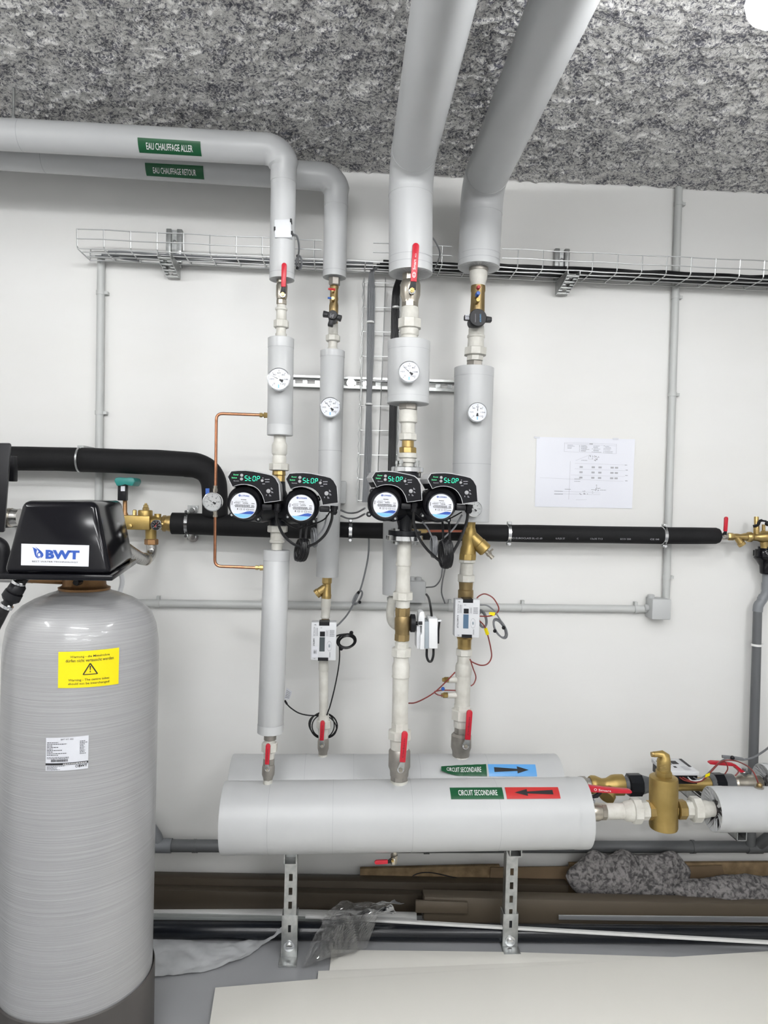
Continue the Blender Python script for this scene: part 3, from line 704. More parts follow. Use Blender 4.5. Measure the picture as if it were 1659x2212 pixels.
for a0, a1, w in (((1016, 685), (1003.5, 684), 5.5), ((1048, 688), (1063, 689), 5.5)):
    A, B = P(*a0, YB-.085), P(*a1, YB-.085); s = V(0, 0, 1)*w*k
    MB().prism([A-s*1.1, B-s, B+s*.8, A+s*1.1], V(0, .024, 0)).build('lug', 'black', kn, bevel=.003)
Fh = pixF((1020, 676), (1046, 676), (1046, 698), (1020, 698), YB-.093)
Ink().text('OVENTROP', .62, .1, .74, .9, 0, -90).build('lettering', Fh, 'ink_lightblue', kn); Ink().text('Hydrocontrol', .22, .1, .32, .9, 0, 90).build('lettering', Fh, 'ink_soft', kn)
Fh = pixF((1005, 680), (1015, 680), (1015, 690), (1005, 690), YB-.087)
sheet(Fh, 'setting_label', 'label_white', kn, .0012); Ink().scribble(.1, .9, .55, .25, (.08, .2)).scribble(.1, .9, .15, .25, (.08, .2)).build('setting_digits', Fh, 'ink', kn, off=.0016)
stack(R4, 'white painted union below the disc handwheel', [
    ('neck', wp, [(700, 13), (706, 16), (712, 17), (723, 17), (725, 19.4), (729, 19.2), (731, 17.5), (752, 18)], 24), ('union_nut', wp, nut(751, 769, 25), 8), ('tail', wp, nut(768, 781, 18.4), 8), ('hex_collar', 'nickel_dull', nut(780, 796, 18), 6)])
sleeve(R4, 795, 1127, 42.4, 40.0, 'long wide grey insulated sleeve with two dial gauges on the rightmost riser', [(796, 815)], [815, 1003])
t = stack(R4, 'large brass strainer with slanted branch and drain cock under the rightmost sleeve', [
    ('inlet_hex', 'brass_gold', nut(1125, 1142, 12), 8), ('strainer_body', 'brass_gold', [(1139, 11.5), (1144, 13), (1152, 16), (1166, 14.5), (1178, 14.5), (1186, 17), (1197, 17.5)], 24), ('outlet_hex', 'brass_gold', nut(1195, 1210, 19), 8)], 'y_strainer', 'strainer')
A, B = P(1015, 1156, YB), P(1050, 1190, YB-.01); k = mpp(A); d = B-A; L = np.linalg.norm(d)
MB().lathe(A, d, [(0, 14*k), (L*.55, 14.5*k), (L*.57, 15.8*k), (L*.95, 15.4*k), (L, 13*k)], 24).build('strainer_branch', 'brass_gold', t)
A, B = P(1048, 1188, YB-.01), P(1063, 1204, YB-.015); d = B-A; L = np.linalg.norm(d)
MB().lathe(A, d, [(0, 5*k), (L*.4, 5*k), (L*.42, 6.2*k), (L*.7, 6*k), (L*.72, 4.5*k), (L*1.1, 5*k)], 10).build('drain_cock', 'nickel', t)
A = P(1060, 1190, YB-.02); B = P(1065, 1186, YB-.02); MB().tube([P(1056, 1198, YB-.02), A, B], 2.2*k, 6).build('cock_key', 'nickel', t)
stack(R4, 'white painted union above the right heat meter', [
    ('hex', wp, nut(1208, 1216, 18.8), 8), ('tail', wp, [(1215, 13.5), (1224, 14.4), (1243, 14.6)], 22), ('union_nut', wp, nut(1241, 1257, 19.4), 8)])
stack(R4, 'white painted sensor pipe with two side pockets below the right heat meter', [
    ('union_nut', wp, nut(1401, 1416, 18.2), 8), ('neck', wp, [(1415, 14), (1431, 14), (1434, 16.5), (1440, 17.8), (1456, 17.8), (1459, 16.6)], 24), ('pipe', wp, [(1458, 16.4), (1522, 16.6)], 24), ('hex', wp, nut(1521, 1533, 18.4), 8)], 'sensor_pipe', 'pipe')
sp = [o for o in bpy.data.objects if o.name.startswith('sensor_pipe')][0]
for yy, xr, xe in ((1468.5, 998, 968), (1501.7, 997, 966)):
    A, B = P(xr, yy, YB), P(xe, yy, YB-.012); k = mpp(A); d = B-A; L = np.linalg.norm(d)
    p = MB().lathe(A, d, [(0, 7*k), (L*.7, 6.6*k), (L, 6.6*k)], 16).build('sensor_pocket', wp, sp)
    MB().lathe(B-d*.02, d, [(0, 6.2*k), (L*.28, 6.2*k), (L*.3, 4.5*k), (L*.42, 4.2*k)], 6).build('brass_plug', 'brass_gold', p)
t = stack(R4, 'large nickel ball valve with red lever at right on the back manifold', [
    ('union_nut', wp, nut(1531, 1554, 23.6), 8), ('union_neck', wp, [(1553, 17.8), (1570, 17)], 24), ('inlet_hex', 'nickel_dull', nut(1569, 1584, 16.4), 8), ('valve_body', 'nickel_dull', [(1583, 17), (1588, 21.6), (1614, 22), (1622, 19), (1634, 18)], 28), ('base_ring', wp, [(1632, 18), (1637, 19.4), (1644, 18.5)], 24)], 'ball_valve', 'valve')
lever(t, (1015, 1534), (1010.5, 1598.5), 6.6, YB-.07, (1006, 1612), 'galv', 'ink', 'Cimberio', 'nickel')

# thermometers and gauges
gauge('dial_thermometer', 'round thermometer on the short sleeve of the leftmost riser', 602.6, 820, 25, YF-.048-.03, 155, back=.035)
gauge('dial_thermometer', 'round thermometer on the second riser behind the left pump', 713.5, 880.5, 22.3, YB-.045-.03, 135, back=.035)
gauge('dial_thermometer', 'round thermometer on the short wide sleeve of the third riser', 883.5, 804, 23.6, YF-.073-.03, 142, back=.035)
gauge('dial_thermometer', 'round thermometer with upright needle on the rightmost riser', 1030.6, 891, 21.6, YB-.075-.03, 88, back=.035)
gauge('pressure_gauge', 'pressure gauge half hidden behind the right twin pump', 1023.5, 1099, 17.5, YB-.070-.03, 135, m='dial_grey', style=1, blue=False, back=.035)

# ------------------------------------------------------------------ manifolds
def manifold(Y, a, b, rl, rr, label, seams, steps, tabs):
    A, B = P(*a, Y), P(*b, Y); d = (B-A)/np.linalg.norm(B-A); L = np.linalg.norm(B-A); r0, r1 = rl*mpp(A), rr*mpp(B); r = (r0+r1)/2
    t = thing('pipe_manifold', label, 'manifold', (A+B)/2-V(0, 0, r))
    tt = [0]+[(P(s, a[1]+(b[1]-a[1])*(s-a[0])/(b[0]-a[0]), Y)-A)@d for s in seams]+[L]
    for i in range(len(tt)-1):
        q0, q1 = A+d*tt[i], A+d*tt[i+1]; rr_ = r*(1+.004*(i % 2))
        ends = (i == 0, i == len(tt)-2)
        pts = [q0-d*(0 if ends[0] else .004)]; rs = [rr_]
        if ends[0]: pts = [q0-d*.002, q0]; rs = [rr_*.9, rr_]
        pts += [(q0+q1)/2, q1]; rs += [rr_, rr_]
        if ends[1]: pts += [q1+d*.002]; rs += [rr_*.9]
        MB().tube(pts, rs, 64).build('jacket', 'jacket', t)
        if i: MB().tube([q0-d*.0045, q0-d*.0035], rr_*1.006, 64, cap=False).build('seam', 'seam', t)
    for q0, q1 in ((A+d*.003, A+d*.045), (B-d*.05, B-d*.003)):
        MB().tube([q0, q1], r*1.008, 64, cap=False).build('tape_band', 'jacket', t)
    for q, s in ((A, -1), (B, 1)):
        mb = MB()
        for k in range(40):
            an = 2*math.pi*k/40; e = V(0, math.cos(an), math.sin(an)); n2 = V(0, -math.sin(an), math.cos(an))*.0012; o = q+d*s*.0028
            mb.v.extend([o+e*r*.35-n2, o+e*r*.35+n2, o+e*r*.86+n2, o+e*r*.86-n2]); z = len(mb.v)-4; mb.f.append((z, z+1, z+2, z+3))
        mb.build('pleats', 'seam', t)
    return t, Cyl(A, B, r), A, B, d, r
mf, cf, mfA, mfB, mfd, mfr = manifold(YF, (484, 1766), (1262, 1755), 74, 72, 'front grey insulated manifold with green and red CIRCUIT SECONDAIRE labels', [587, 722, 888, 1070], [], [])
mk, ck, mkA, mkB, mkd, mkr = manifold(YB, (501, 1699), (1203, 1697), 67, 65, 'back grey insulated manifold with green and blue CIRCUIT SECONDAIRE labels', [662, 765, 905, 1050], [], [])
def arrow(I, right):
    sx = (lambda u: u) if right else (lambda u: 1-u)
    I.poly([(sx(.12), .33), (sx(.62), .42), (sx(.62), .58), (sx(.12), .72)] if right else [(sx(.12), .72), (sx(.62), .58), (sx(.62), .42), (sx(.12), .33)])
    I.poly([(sx(.60), .22), (sx(.84), .5), (sx(.60), .80)] if right else [(sx(.60), .80), (sx(.84), .5), (sx(.60), .22)]); return I
F = cf.F((971, 1702), (1084, 1701.5), (1089, 1726.5), (974.5, 1727))
st = sheet(F, 'pipe_label', 'green', mf, .0016, 1, 8, 'green label reading CIRCUIT SECONDAIRE'); Ink().text('CIRCUIT SECONDAIRE', .15, .28, .89, .74, .006).build('lettering', F, 'ink_white', st, .0024, 0, 6)
F = cf.F((1090, 1701.3), (1205, 1701), (1211, 1725.5), (1095, 1726.3))
st = sheet(F, 'arrow_label', 'sticker_red', mf, .0016, 1, 8, 'red label with black arrow pointing left'); arrow(Ink(), False).build('arrow', F, 'ink', st, .0024, 0, 6)
# back pair: the green label has come loose at its left end
F = ck.F((952, 1655), (1050, 1651.5), (1052, 1677.5), (952, 1676))
def peel(u, v, off=0.):
    k = max(0, .38-u)/.38; vv = .5+(v-.5)*(1-.62*k**1.3); p = F(u, vv, off+.016*k**1.6+.0012*abs(math.sin(14*u))*(1 if v < .15 or v > .9 else 0)); return p
st = sheet(peel, 'pipe_label', 'green', mk, .0016, 26, 8, 'half peeled green label reading CIRCUIT SECONDAIRE'); Ink().text('CIRCUIT SECONDAIRE', .12, .32, .88, .76, .006).build('lettering', peel, 'ink_white', st, .0028, 24, 6)
F = ck.F((1053.5, 1651.3), (1156, 1651.8), (1160, 1677.5), (1056.5, 1677.5))
st = sheet(F, 'arrow_label', 'sticker_blue', mk, .0016, 1, 8, 'light blue label with black arrow pointing right'); arrow(Ink(), True).build('arrow', F, 'ink', st, .0026, 0, 6)

# ------------------------------------------------------------------ twin pumps
def seven(I, ch, u, v, w, h, sl):
    seg = {'S': 'afgcd', 't': 'fged', 'O': 'abcdef', 'P': 'abfge'}[ch]; k = .145*w
    X = {'a': (0, 1, 1, 1), 'b': (1, 1, 1, .5), 'c': (1, .5, 1, 0), 'd': (0, 0, 1, 0), 'e': (0, .5, 0, 0), 'f': (0, 1, 0, .5), 'g': (0, .5, 1, .5)}
    for s in seg:
        x0, y0, x1, y1 = X[s]; g = .12
        a = V(x0, y0); b = V(x1, y1); a, b = a+(b-a)*g, b+(a-b)*g
        q = lambda p: (u+w*p[0]+sl*h*p[1], v+h*p[1]); I.line(q(a), q(b), k)
    return I
PANEL = [(80, 320), (130, 240), (230, 231), (330, 230), (430, 240), (530, 260), (620, 278), (700, 300), (745, 340), (790, 420), (800, 535), (805, 650), (695, 667), (585, 680),
         (576, 640), (556, 580), (520, 520), (488, 486), (450, 460), (405, 442), (360, 432), (315, 429), (270, 430), (210, 442), (150, 465), (108, 385)]
def twin_pump(label, c1, off2, sc, Yp, R, y_top, y_bot, shear, flanged):
    """c1: nameplate centre of the left head; outline measured about it"""
    t = thing('twin_pump', label, 'pump', R.pt(y_bot))
    k = mpp(P(*c1, Yp)); z6 = 6.38/sc
    top, bot = R.pt(y_top), R.pt(y_bot); mid = (top+bot)/2; body = MB(); h = top[2]-bot[2]
    if flanged:
        body.lathe(bot, V(0, 0, 1), [(0, 38*k), (.016, 38*k), (.017, 17*k), (.03, 16*k), (h*.35, 24*k), (h*.62, 26*k), (h-.035, 17*k), (h-.02, 17*k), (h-.019, 34*k), (h-.002, 34*k)], 32)
    else:
        body.lathe(bot, V(0, 0, 1), [(0, 19*k), (.014, 19*k), (.03, 16*k), (h*.35, 24*k), (h*.62, 26*k), (h-.03, 17*k), (h, 15*k)], 28)
    body.build('pump_casing', 'cast', t)
    for i, o in enumerate(((0, 0), off2)):
        cx, cy = c1[0]+o[0], c1[1]+o[1]
        q = lambda x, y, dy=0.: P(cx+(x-292)/z6, cy+(y-715)/z6, Yp)+V(shear*dy, dy, 0)
        C = q(292, 715); ax = V(0, -1, 0)
        bx = R.pt(cy)[0]; side = 1 if C[0] < bx else -1
        mh = MB().lathe(C+V(0, .13, 0), ax, [(-.02, 30*k), (.03, 37*k), (.052, 37*k), (.055, 32.5*k), (.125, 31.5*k), (.130, 29.5*k)], 40)
        motor = mh.build('motor_housing', 'cast', t)
        MB().lathe(C+V(0, .10, 7.2*k), ax, [(-.02, 37*k), (.075, 37.3*k), (.08, 34*k), (.0802, 20*k)], 40).build('motor_collar', 'panelbody', t)
        # volute arm to the casing
        MB().tube([C+V(0, .13, -.005), V((C[0]+bx)/2, (Yp+.13+R.Y)/2, C[2]-.008), V(bx, R.Y, C[2]-.01)], [33*k, 34*k, 24*k], 24).build('volute', 'cast', t)
        for a in (40, 140, 222, 318):
            a = math.radians(a-8); b = C+V(math.cos(a)*40*k, .09, math.sin(a)*40*k)
            MB().lathe(b, ax, [(-.03, 6.5*k), (0, 6.5*k), (.001, 4*k), (.006, 4*k)], 10).build('flange_bolt', 'cast', motor)
            MB().lathe(b+V(0, -.006, 0), ax, [(0, 2.6*k), (.003, 2.6*k)], 6).build('bolt_head', 'galv', motor)
        # nameplate
        r = 28*k*sc
        pl = MB().lathe(C, ax, [(-.004, r*1.02), (.001, r)], 40).build('nameplate', 'label_white', t, label='round white nameplate with blue wave')
        Fp = lambda u, v, of=0., C=C, r=r: C+V((u*math.cos(.03)+v*math.sin(.03))*r, -.0012-of, (v*math.cos(.03)-u*math.sin(.03))*r)
        lo = Ink().poly([(math.cos(a)*.97, math.sin(a)*.97) for a in np.linspace(math.radians(180+43), math.radians(360-43), 14)])
        lo.build('wave_light', Fp, 'ink_lightblue', pl, .0004)
        Ink().poly([(-.35, -.64), (.72, -.64), (.80, -.55), (.86, -.44), (.55, -.40), (.30, -.44), (.10, -.52), (-.12, -.60)]).build('wave_dark', Fp, 'ink_blue', pl, .0008)
        Ink().text('LOWARA', -.20, .69, .43, .82, .02).ring(-.32, .755, .085, .085, .4, 12).disc(-.32, .755, .035, .035, 8).build('brand_lettering', Fp, 'ink_blue', pl, .0005)
        I = Ink().text('ecocirc XL plus', -.62, .24, .30, .34); I.scribble(-.2, .22, .43, .05, (.03, .07))
        for yy, segs in ((.16, ((-.72, -.25), (-.05, .35), (.62, .85))), (.02, ((-.6, .5), (.62, .8))), (-.06, ((-.66, .5), (.62, .84))), (-.14, ((-.62, .84),))):
            for a, b in segs: I.scribble(a, b, yy, .045, (.05, .12))
        I.text('CE', -.28, -.36, -.08, -.22); I.ring(.08, -.29, .08, .08, .3, 4); I.rect(.25, -.35, .45, -.33); I.rect(.25, -.25, .45, -.23); I.rect(.25, -.35, .27, -.23); I.rect(.43, -.35, .45, -.23)
        I.scribble(.52, .84, -.31, .04, (.03, .08)); I.rect(-.46, -.35, -.40, -.22); I.scribble(-.9, -.84, .0, .3, (.02, .02))
        I.build('nameplate_print', Fp, 'ink', pl, .0006)
        # control unit
        poly = [q(x, y, -.012) for x, y in PANEL]
        cu = MB().prism(poly, V(shear*.095, .095, 0)).build('control_unit', 'panelbody', t, bevel=.002)
        n_ = len(PANEL); path = [n_-1]+list(range(0, 12)); lidf, lidb = [], []
        for j in path:
            a, b, c_ = V(*PANEL[j-1]), V(*PANEL[j]), V(*PANEL[(j+1) % n_]); d1 = (b-a)/np.linalg.norm(b-a); d2 = (c_-b)/np.linalg.norm(c_-b)
            nn = V(-d1[1], d1[0])+V(-d2[1], d2[0]); nn /= np.linalg.norm(nn); w_ = b-nn*4; lidf.append(q(*w_, -.0118)); lidb.append(q(*w_, .085))
        lid = MB(); m_ = len(path); lid.v = lidf+lidb+[q(*(V(*PANEL[j])), -.0118) for j in path]+[q(*(V(*PANEL[j])), .085) for j in path]
        for j in range(m_-1): lid.f += [(j, j+1, m_+j+1, m_+j), (2*m_+j, 3*m_+j, 3*m_+j+1, 2*m_+j+1), (j, 2*m_+j, 2*m_+j+1, j+1), (m_+j, m_+j+1, 3*m_+j+1, 3*m_+j)]
        lid.build('control_lid', 'housing_light', cu)
        mx, my = np.mean([p[0] for p in PANEL]), np.mean([p[1] for p in PANEL])
        def inset(px_): # shrink the outline towards its inside
            n = len(PANEL); out = []
            for j in range(n):
                a, b, c_ = V(*PANEL[j-1]), V(*PANEL[j]), V(*PANEL[(j+1) % n]); d1 = (b-a)/np.linalg.norm(b-a); d2 = (c_-b)/np.linalg.norm(c_-b)
                nn = V(-d1[1], d1[0])+V(-d2[1], d2[0]); nn /= np.linalg.norm(nn); out.append(b+nn*px_)
            return out
        MB().prism([q(x, y, -.0128) for x, y in inset(2)], V(0, .0006, 0)).build('panel_rim', 'panelrim', cu, smooth=False)
        MB().prism([q(x, y, -.0134) for x, y in inset(9)], V(0, .0005, 0)).build('panel_face', 'panelface', cu, smooth=False)
        Fq = lambda u, v, of=0.: q(u, v, -.0136-of)
        I = Ink()
        for j, ch in enumerate('StOP'): seven(I, ch, 318+j*55, 371+j*1.5, 34, -64, -.10)
        # tilt of the display row
        I.build('display', lambda u, v, of=0.: Fq(u, v-(u-318)*-.02, of), 'led', cu, .0006)
        I = Ink().text('Power', 166, 302, 236, 282).text('Status', 140, 342, 212, 322); I.build('status_text', Fq, 'led_text', cu, .0006)
        I = Ink().text('Remote', 168, 384, 240, 368)
        I.ring(567, 337, 7, 7, .5, 10); I.scribble(595, 660, 352, 10, (8, 16)).scribble(600, 655, 386, 10, (8, 16)).scribble(560, 598, 414, 8, (6, 14))
        for (x, y) in ((690, 480), (696, 528), (668, 572)): I.line((x-10, y-12), (x-10, y+12), 4).line((x-12, y+12), (x+14, y+12), 4).line((x-8, y-8), (x+10, y+10), 4)
        I.disc(620, 570, 9, 12, 10, math.pi/2, 3*math.pi/2); I.build('panel_print', Fq, 'ink_soft', cu, .0006)
        for (x, y, rr) in ((278, 300, 21), (275, 352, 21), (558, 373, 19), (643, 517, 29)):
            MB().lathe(q(x, y, -.0134), ax, [(0, rr/z6*k), (.002, rr/z6*k), (.0026, rr*.85/z6*k)], 18).build('button', 'button', cu)
        # connector and cable gland under the control unit
        a = q(610, 735, .03); MB().box(a-V(11*k, .02, 6.5*k), a+V(11*k, .03, 6.5*k)).build('terminal_block', 'black', t, bevel=.004)
        a = q(745, 690, .035); MB().lathe(a, V(-.05, 0, -1), [(0, 9*k), (8*k, 9*k), (8.2*k, 7.5*k), (12*k, 7.5*k), (12.2*k, 8.6*k), (16*k, 8*k), (20*k, 5*k)], 10).build('cable_gland', 'black', t)
    return t
twin_pump('left twin pump with two black heads whose green displays read STOP', (525.8, 1092), (124.8, 4.8), 1.0, YF-.155, R1, 1040, 1137, 0.0, False)
twin_pump('right twin pump with two black heads bolted between chrome flanges, displays reading STOP', (832.9, 1090.6), (119.8, 3.2), .955, YF-.165, R3, 1020, 1156, -.14, True)

# ------------------------------------------------------------------ pump cables
Ya = YF-.11
cable('pump_cable', [(597, 1104, YF-.13), (600, 1128, Ya), (612, 1155, Ya), (632, 1174, Ya), (652, 1181, Ya)], .0048, 'cable_black', 'thick black cable from the left head of the left pump', n=8)
cable('pump_cable', [(718, 1104, YF-.13), (716, 1124, Ya), (704, 1152, Ya), (684, 1172, Ya), (664, 1181, Ya)], .0048, 'cable_black', 'thick black cable from the right head of the left pump', n=8)
cable('signal_cable', [(608, 1122, YF-.10), (640, 1140, Ya+.03), (672, 1134, Ya+.03), (700, 1122, Ya+.02), (713, 1105, YF-.12)], .0026, 'cable_black', 'thin black cable slung between the two heads of the left pump')
cable('signal_cable', [(706, 1112, YF-.08), (700, 1138, YF-.08), (686, 1160, YF-.07), (676, 1175, YF-.06)], .003, 'cable_grey', 'thin grey cable hanging beside the right head of the left pump')
def bundle(label, cx, y0, y1, w, Y, n, r=.0038, m='cable_black', lean=0.):
    t = thing('cable_bundle', label, 'cable', P(cx, y1, Y))
    for i in range(n):
        f = (i+.5)/n*2-1; ph = random.uniform(-.15, .15); pts = []
        for a in np.linspace(0, 2*math.pi, 26)[:-1]:
            x = cx+f*w*.5+math.cos(a)*w*.45*(1-.3*abs(f)); y = (y0+y1)/2+math.sin(a+ph)*(y1-y0)/2*(1-.10*abs(f)-.05*random.random()); 
            pts.append(P(x+lean*(y-y0), y, Y+f*.008-.018*math.cos(a)+random.uniform(-.002, .002)))
        MB().tube(pts, r, 6, closed=True).build('cable_loop', m, t)
    A = P(cx+lean*(y1-y0)*.12, y0+(y1-y0)*.14, Y); k = mpp(A)
    MB().lathe(A-V(0, 0, .004), V(0, 0, 1), [(0, w*.55*k), (.009, w*.55*k)], 14).build('cable_tie', 'black', t)
    return t
bundle('tied bundle of black cable hanging below the left twin pump', 655, 1163, 1213, 19, Ya+.02, 7, lean=-.12)
bundle('tied bundle of black cable hanging below the right twin pump', 963, 1166, 1228, 20, Ya+.01, 8)
bundle('folded grey cable beside the black bundle under the left pump', 678, 1140, 1182, 9, Ya+.06, 3, .003, 'cable_grey', .05)
bundle('folded grey cable hanging left of the black bundle under the right pump', 937, 1157, 1205, 10, Ya+.03, 4, .003, 'cable_grey')
for x, s in ((651, 'left'), (663, 'right')):
    cable('pump_lead', [(x, 1116, YF-.06), (x-1, 1140, YF-.07), (x-3, 1170, YF-.08)], .0042, 'cable_black', 'black lead dropping into the '+s+' side of the bundle under the left pump')
cable('pump_cable', [(894, 1104, YF-.13), (894, 1128, Ya), (902, 1156, Ya), (922, 1186, Ya), (952, 1214, Ya)], .0048, 'cable_black', 'thick black cable from the left head of the right pump', n=8)
cable('pump_cable', [(1011, 1104, YF-.13), (1008, 1126, Ya), (996, 1160, Ya), (980, 1190, Ya), (967, 1214, Ya)], .0052, 'cable_black', 'thick black cable from the right head of the right pump', n=8)
cable('signal_cable', [(896, 1108, YF-.12), (920, 1124, Ya+.02), (965, 1122, Ya+.02), (998, 1106, YF-.11)], .0024, 'cable_black', 'thin black cable slung between the two heads of the right pump')
cable('signal_cable', [(912, 1126, YF-.06), (924, 1142, YF-.06), (932, 1158, YF-.07)], .003, 'cable_grey', 'grey cable end curving behind the small copper tube')
cable('signal_cable', [(998, 1112, YF-.07), (980, 1142, YF-.07), (955, 1166, YF-.07), (944, 1190, YF-.07), (940, 1206, YF-.07)], .0032, 'cable_grey', 'grey cable crossing in front of the small copper tube')
for x, s in ((956, 'left'), (970, 'right')):
    cable('pump_lead', [(x, 1128, YF-.06), (x+1, 1150, YF-.07), (x+2, 1178, YF-.09)], .0042, 'cable_black', 'black lead dropping into the '+s+' side of the bundle under the right pump')
cable('signal_cable', [(956, 1226, Ya+.02), (952, 1250, YB), (940, 1266, YB+.05), (921, 1269, -.09)], .003, 'cable_grey', 'grey cable from the right bundle into the small box behind the riser')
cable('signal_cable', [(962, 1226, Ya+.02), (956, 1255, YB), (954, 1280, -.1), (961, 1303, -.05)], .003, 'cable_grey', 'grey cable from the right bundle down to the level conduit')

# small copper impulse tube between the risers
t = thing('copper_tube', 'short reddish copper tube between the third riser and the rightmost riser', 'tube', P(955, 1150, YF+.05))
MB().tube([P(905, 1147.5, YF+.02), P(950, 1147, YF+.06), P(1002, 1147.5, YB-.02)], .0045, 10).build('tube', 'copper_red', t)
MB().tube([P(891, 1147.5, YF+.01), P(921, 1147.2, YF+.03)], .0075, 6).build('tube_fitting', 'brass', t)

# ------------------------------------------------------------------ copper differential tube with gauge, left of riser 1
t = thing('impulse_line', 'bent thin copper tube with pressure gauge left of the leftmost riser', 'tube', P(466, 1232, YF))
k = mpp(P(466, 1060, YF))
def bent(pix, rad, r, m, nm):
    p = [P(*q) for q in pix]; out = [p[0]]
    for i in range(1, len(p)-1):
        a = (p[i-1]-p[i])/np.linalg.norm(p[i-1]-p[i]); b = (p[i+1]-p[i])/np.linalg.norm(p[i+1]-p[i]); s, e = p[i]+a*rad, p[i]+b*rad
        for u in np.linspace(0, 1, 7): out.append(s*(1-u)**2+p[i]*2*u*(1-u)+e*u*u)
    return MB().tube(out+[p[-1]], r, 10).build(nm, m, t)
bent([(566, 896.5, YF), (467.5, 893, YF), (465.5, 1052, YF)], .022, 3.2*k, 'copper', 'upper_tube')
bent([(465, 1116, YF), (464, 1223, YF), (556, 1226.5, YF)], .022, 3.2*k, 'copper', 'lower_tube')
for (x, y, d) in ((561, 896.5, 1), (552, 1226.2, 1)):
    A = P(x, y, YF); MB().lathe(A, V(1, 0, 0), [(0, 5*k), (6*k, 5*k), (6.2*k, 3.6*k), (9*k, 3.6*k), (9.2*k, 6.2*k), (18*k, 5.5*k)], 8).build('brass_fitting', 'brass', t)
for y0, y1 in ((1049, 1062), (1108, 1117)):
    A, B = P(465.3, y0, YF), P(465, y1, YF); MB().lathe(B, A-B, [(0, 5.0*k), ((y1-y0)*.5*k, 5.0*k), ((y1-y0)*.52*k, 4*k), ((y1-y0)*k, 4*k)], 8).build('compression_nut', 'nickel', t)
MB().tube([P(465, 1060, YF), P(462, 1075, YF+.004), P(465, 1110, YF)], 4.2*k, 8).build('gauge_tee', 'nickel', t)
F = pixF((444, 1055), (452, 1055), (452, 1068), (444, 1068), YF-.004)
MB().prism([F(0, 0), F(1, 0), F(1, 1), F(0, 1)], V(0, .006, 0)).build('blue_tag', 'blue', t)
gauge('pressure_gauge', 'steel rimmed pressure gauge on the thin copper tube', 459.5, 1084, 21, YF-.028, 150, m='dial_grey', style=1, blue=False, back=.03)

# ------------------------------------------------------------------ heat meters
def heat_meter(label, tl, tr, br, bl, Y, lcdmat, R, ya, yb, brass, sticker):
    F = pixF(tl, tr, br, bl, Y); t = thing('heat_meter', label, 'meter', P((bl[0]+br[0])/2, bl[1], Y))
    b = MB().hexa([F(0, 0), F(1, 0), F(1, 1), F(0, 1)], [F(0, 0)+V(0, .045, 0), F(1, 0)+V(0, .045, 0), F(1, 1)+V(0, .045, 0), F(0, 1)+V(0, .045, 0)]).build('meter_case', 'white_soft', t, bevel=.003)
    for u0, v0, u1, v1 in ((.31, .915, .72, 1.012), (.29, -.012, .70, .075)):
        MB().hexa([F(u0, v0, .001), F(u1, v0, .001), F(u1, v1, .001), F(u0, v1, .001)], [F(u0, v0, -.05), F(u1, v0, -.05), F(u1, v1, -.05), F(u0, v1, -.05)]).build('end_clip', 'black', b)
    MB().hexa([F(.34, .235, .0008), F(.55, .235, .0008), F(.55, .61, .0008), F(.34, .61, .0008)], [F(.34, .235, -.002), F(.55, .235, -.002), F(.55, .61, -.002), F(.34, .61, -.002)]).build('display', lcdmat, b)
    MB().hexa([F(.35, .63, .0008), F(.55, .63, .0008), F(.55, .76, .0008), F(.35, .76, .0008)], [F(.35, .63, -.002), F(.55, .63, -.002), F(.55, .76, -.002), F(.35, .76, -.002)]).build('optical_eye', 'black', b)
    MB().hexa([F(.70, .345, .002), F(.77, .345, .002), F(.77, .42, .002), F(.70, .42, .002)], [F(.70, .345, -.002), F(.77, .345, -.002), F(.77, .42, -.002), F(.70, .42, -.002)]).build('push_button', 'grey_plastic', b, bevel=.0008)
    I = Ink().text('KAMSTRUP', .085, .24 if not sticker else .38, .15, .58, .02, -90).text('MULTICAL 403', .10, .64, .145, .88, 0, -90)
    for u in (.18, .22, .255): I.rect(u, .64, u+.012, .86)
    for u in (.60, .66): I.rect(u, .63, u+.01, .80)
    I.text('403', .625, .66, .65, .78, 0, -90)
    for j in range(7): I.scribble(.74, .92, .63+j*.026, .012, (.02, .05))
    I.scribble(.36, .44, .85, .015, (.02, .03)); I.poly([(.10, .93), (.22, .93), (.16, .952)]); I.poly([(.10, .06), (.16, .04), (.22, .06)])
    I.ring(.73, .38, .10, .13, .05, 18); I.rect(.74, .08, .75, .22); I.rect(.77, .08, .78, .22)
    I.build('print', F, 'ink_grey', b, .0014)
    if sticker:
        s = sheet(lambda u, v, o=0.: F(.05+.25*u, .08+.29*v, o), 'barcode_label', 'label_white', b, .0012)
        I = Ink()
        for j in range(9): I.rect(.25, .32+j*.043, .62, .32+j*.043+random.choice((.012, .024)))
        I.scribble(.70, .74, .3, .4, (.01, .01)); I.build('barcode', lambda u, v, o=0.: F(.05+.25*u, .08+.29*v, o), 'ink', b, .0018)
    for nm, prof, n in brass: MB().vl(R, prof, n).build(nm, 'brass_dark' if nm == 'flow_body' else 'brass', t)
    MB().vl(R, [(ya, 9), (yb, 9)], 16).build('flow_tube', 'brass_dark', t)
    return t
heat_meter('left heat meter with grey display and barcode label, black cable coil at its side', (672.5, 1344.5), (727, 1344.5), (725.3, 1427), (670.8, 1426), YB-.07, 'lcd', R2, 1338, 1428,
           [('inlet_nut', [(1334, 7.5), (1338, 7), (1341, 6), (1348, 6)], 8)], True)
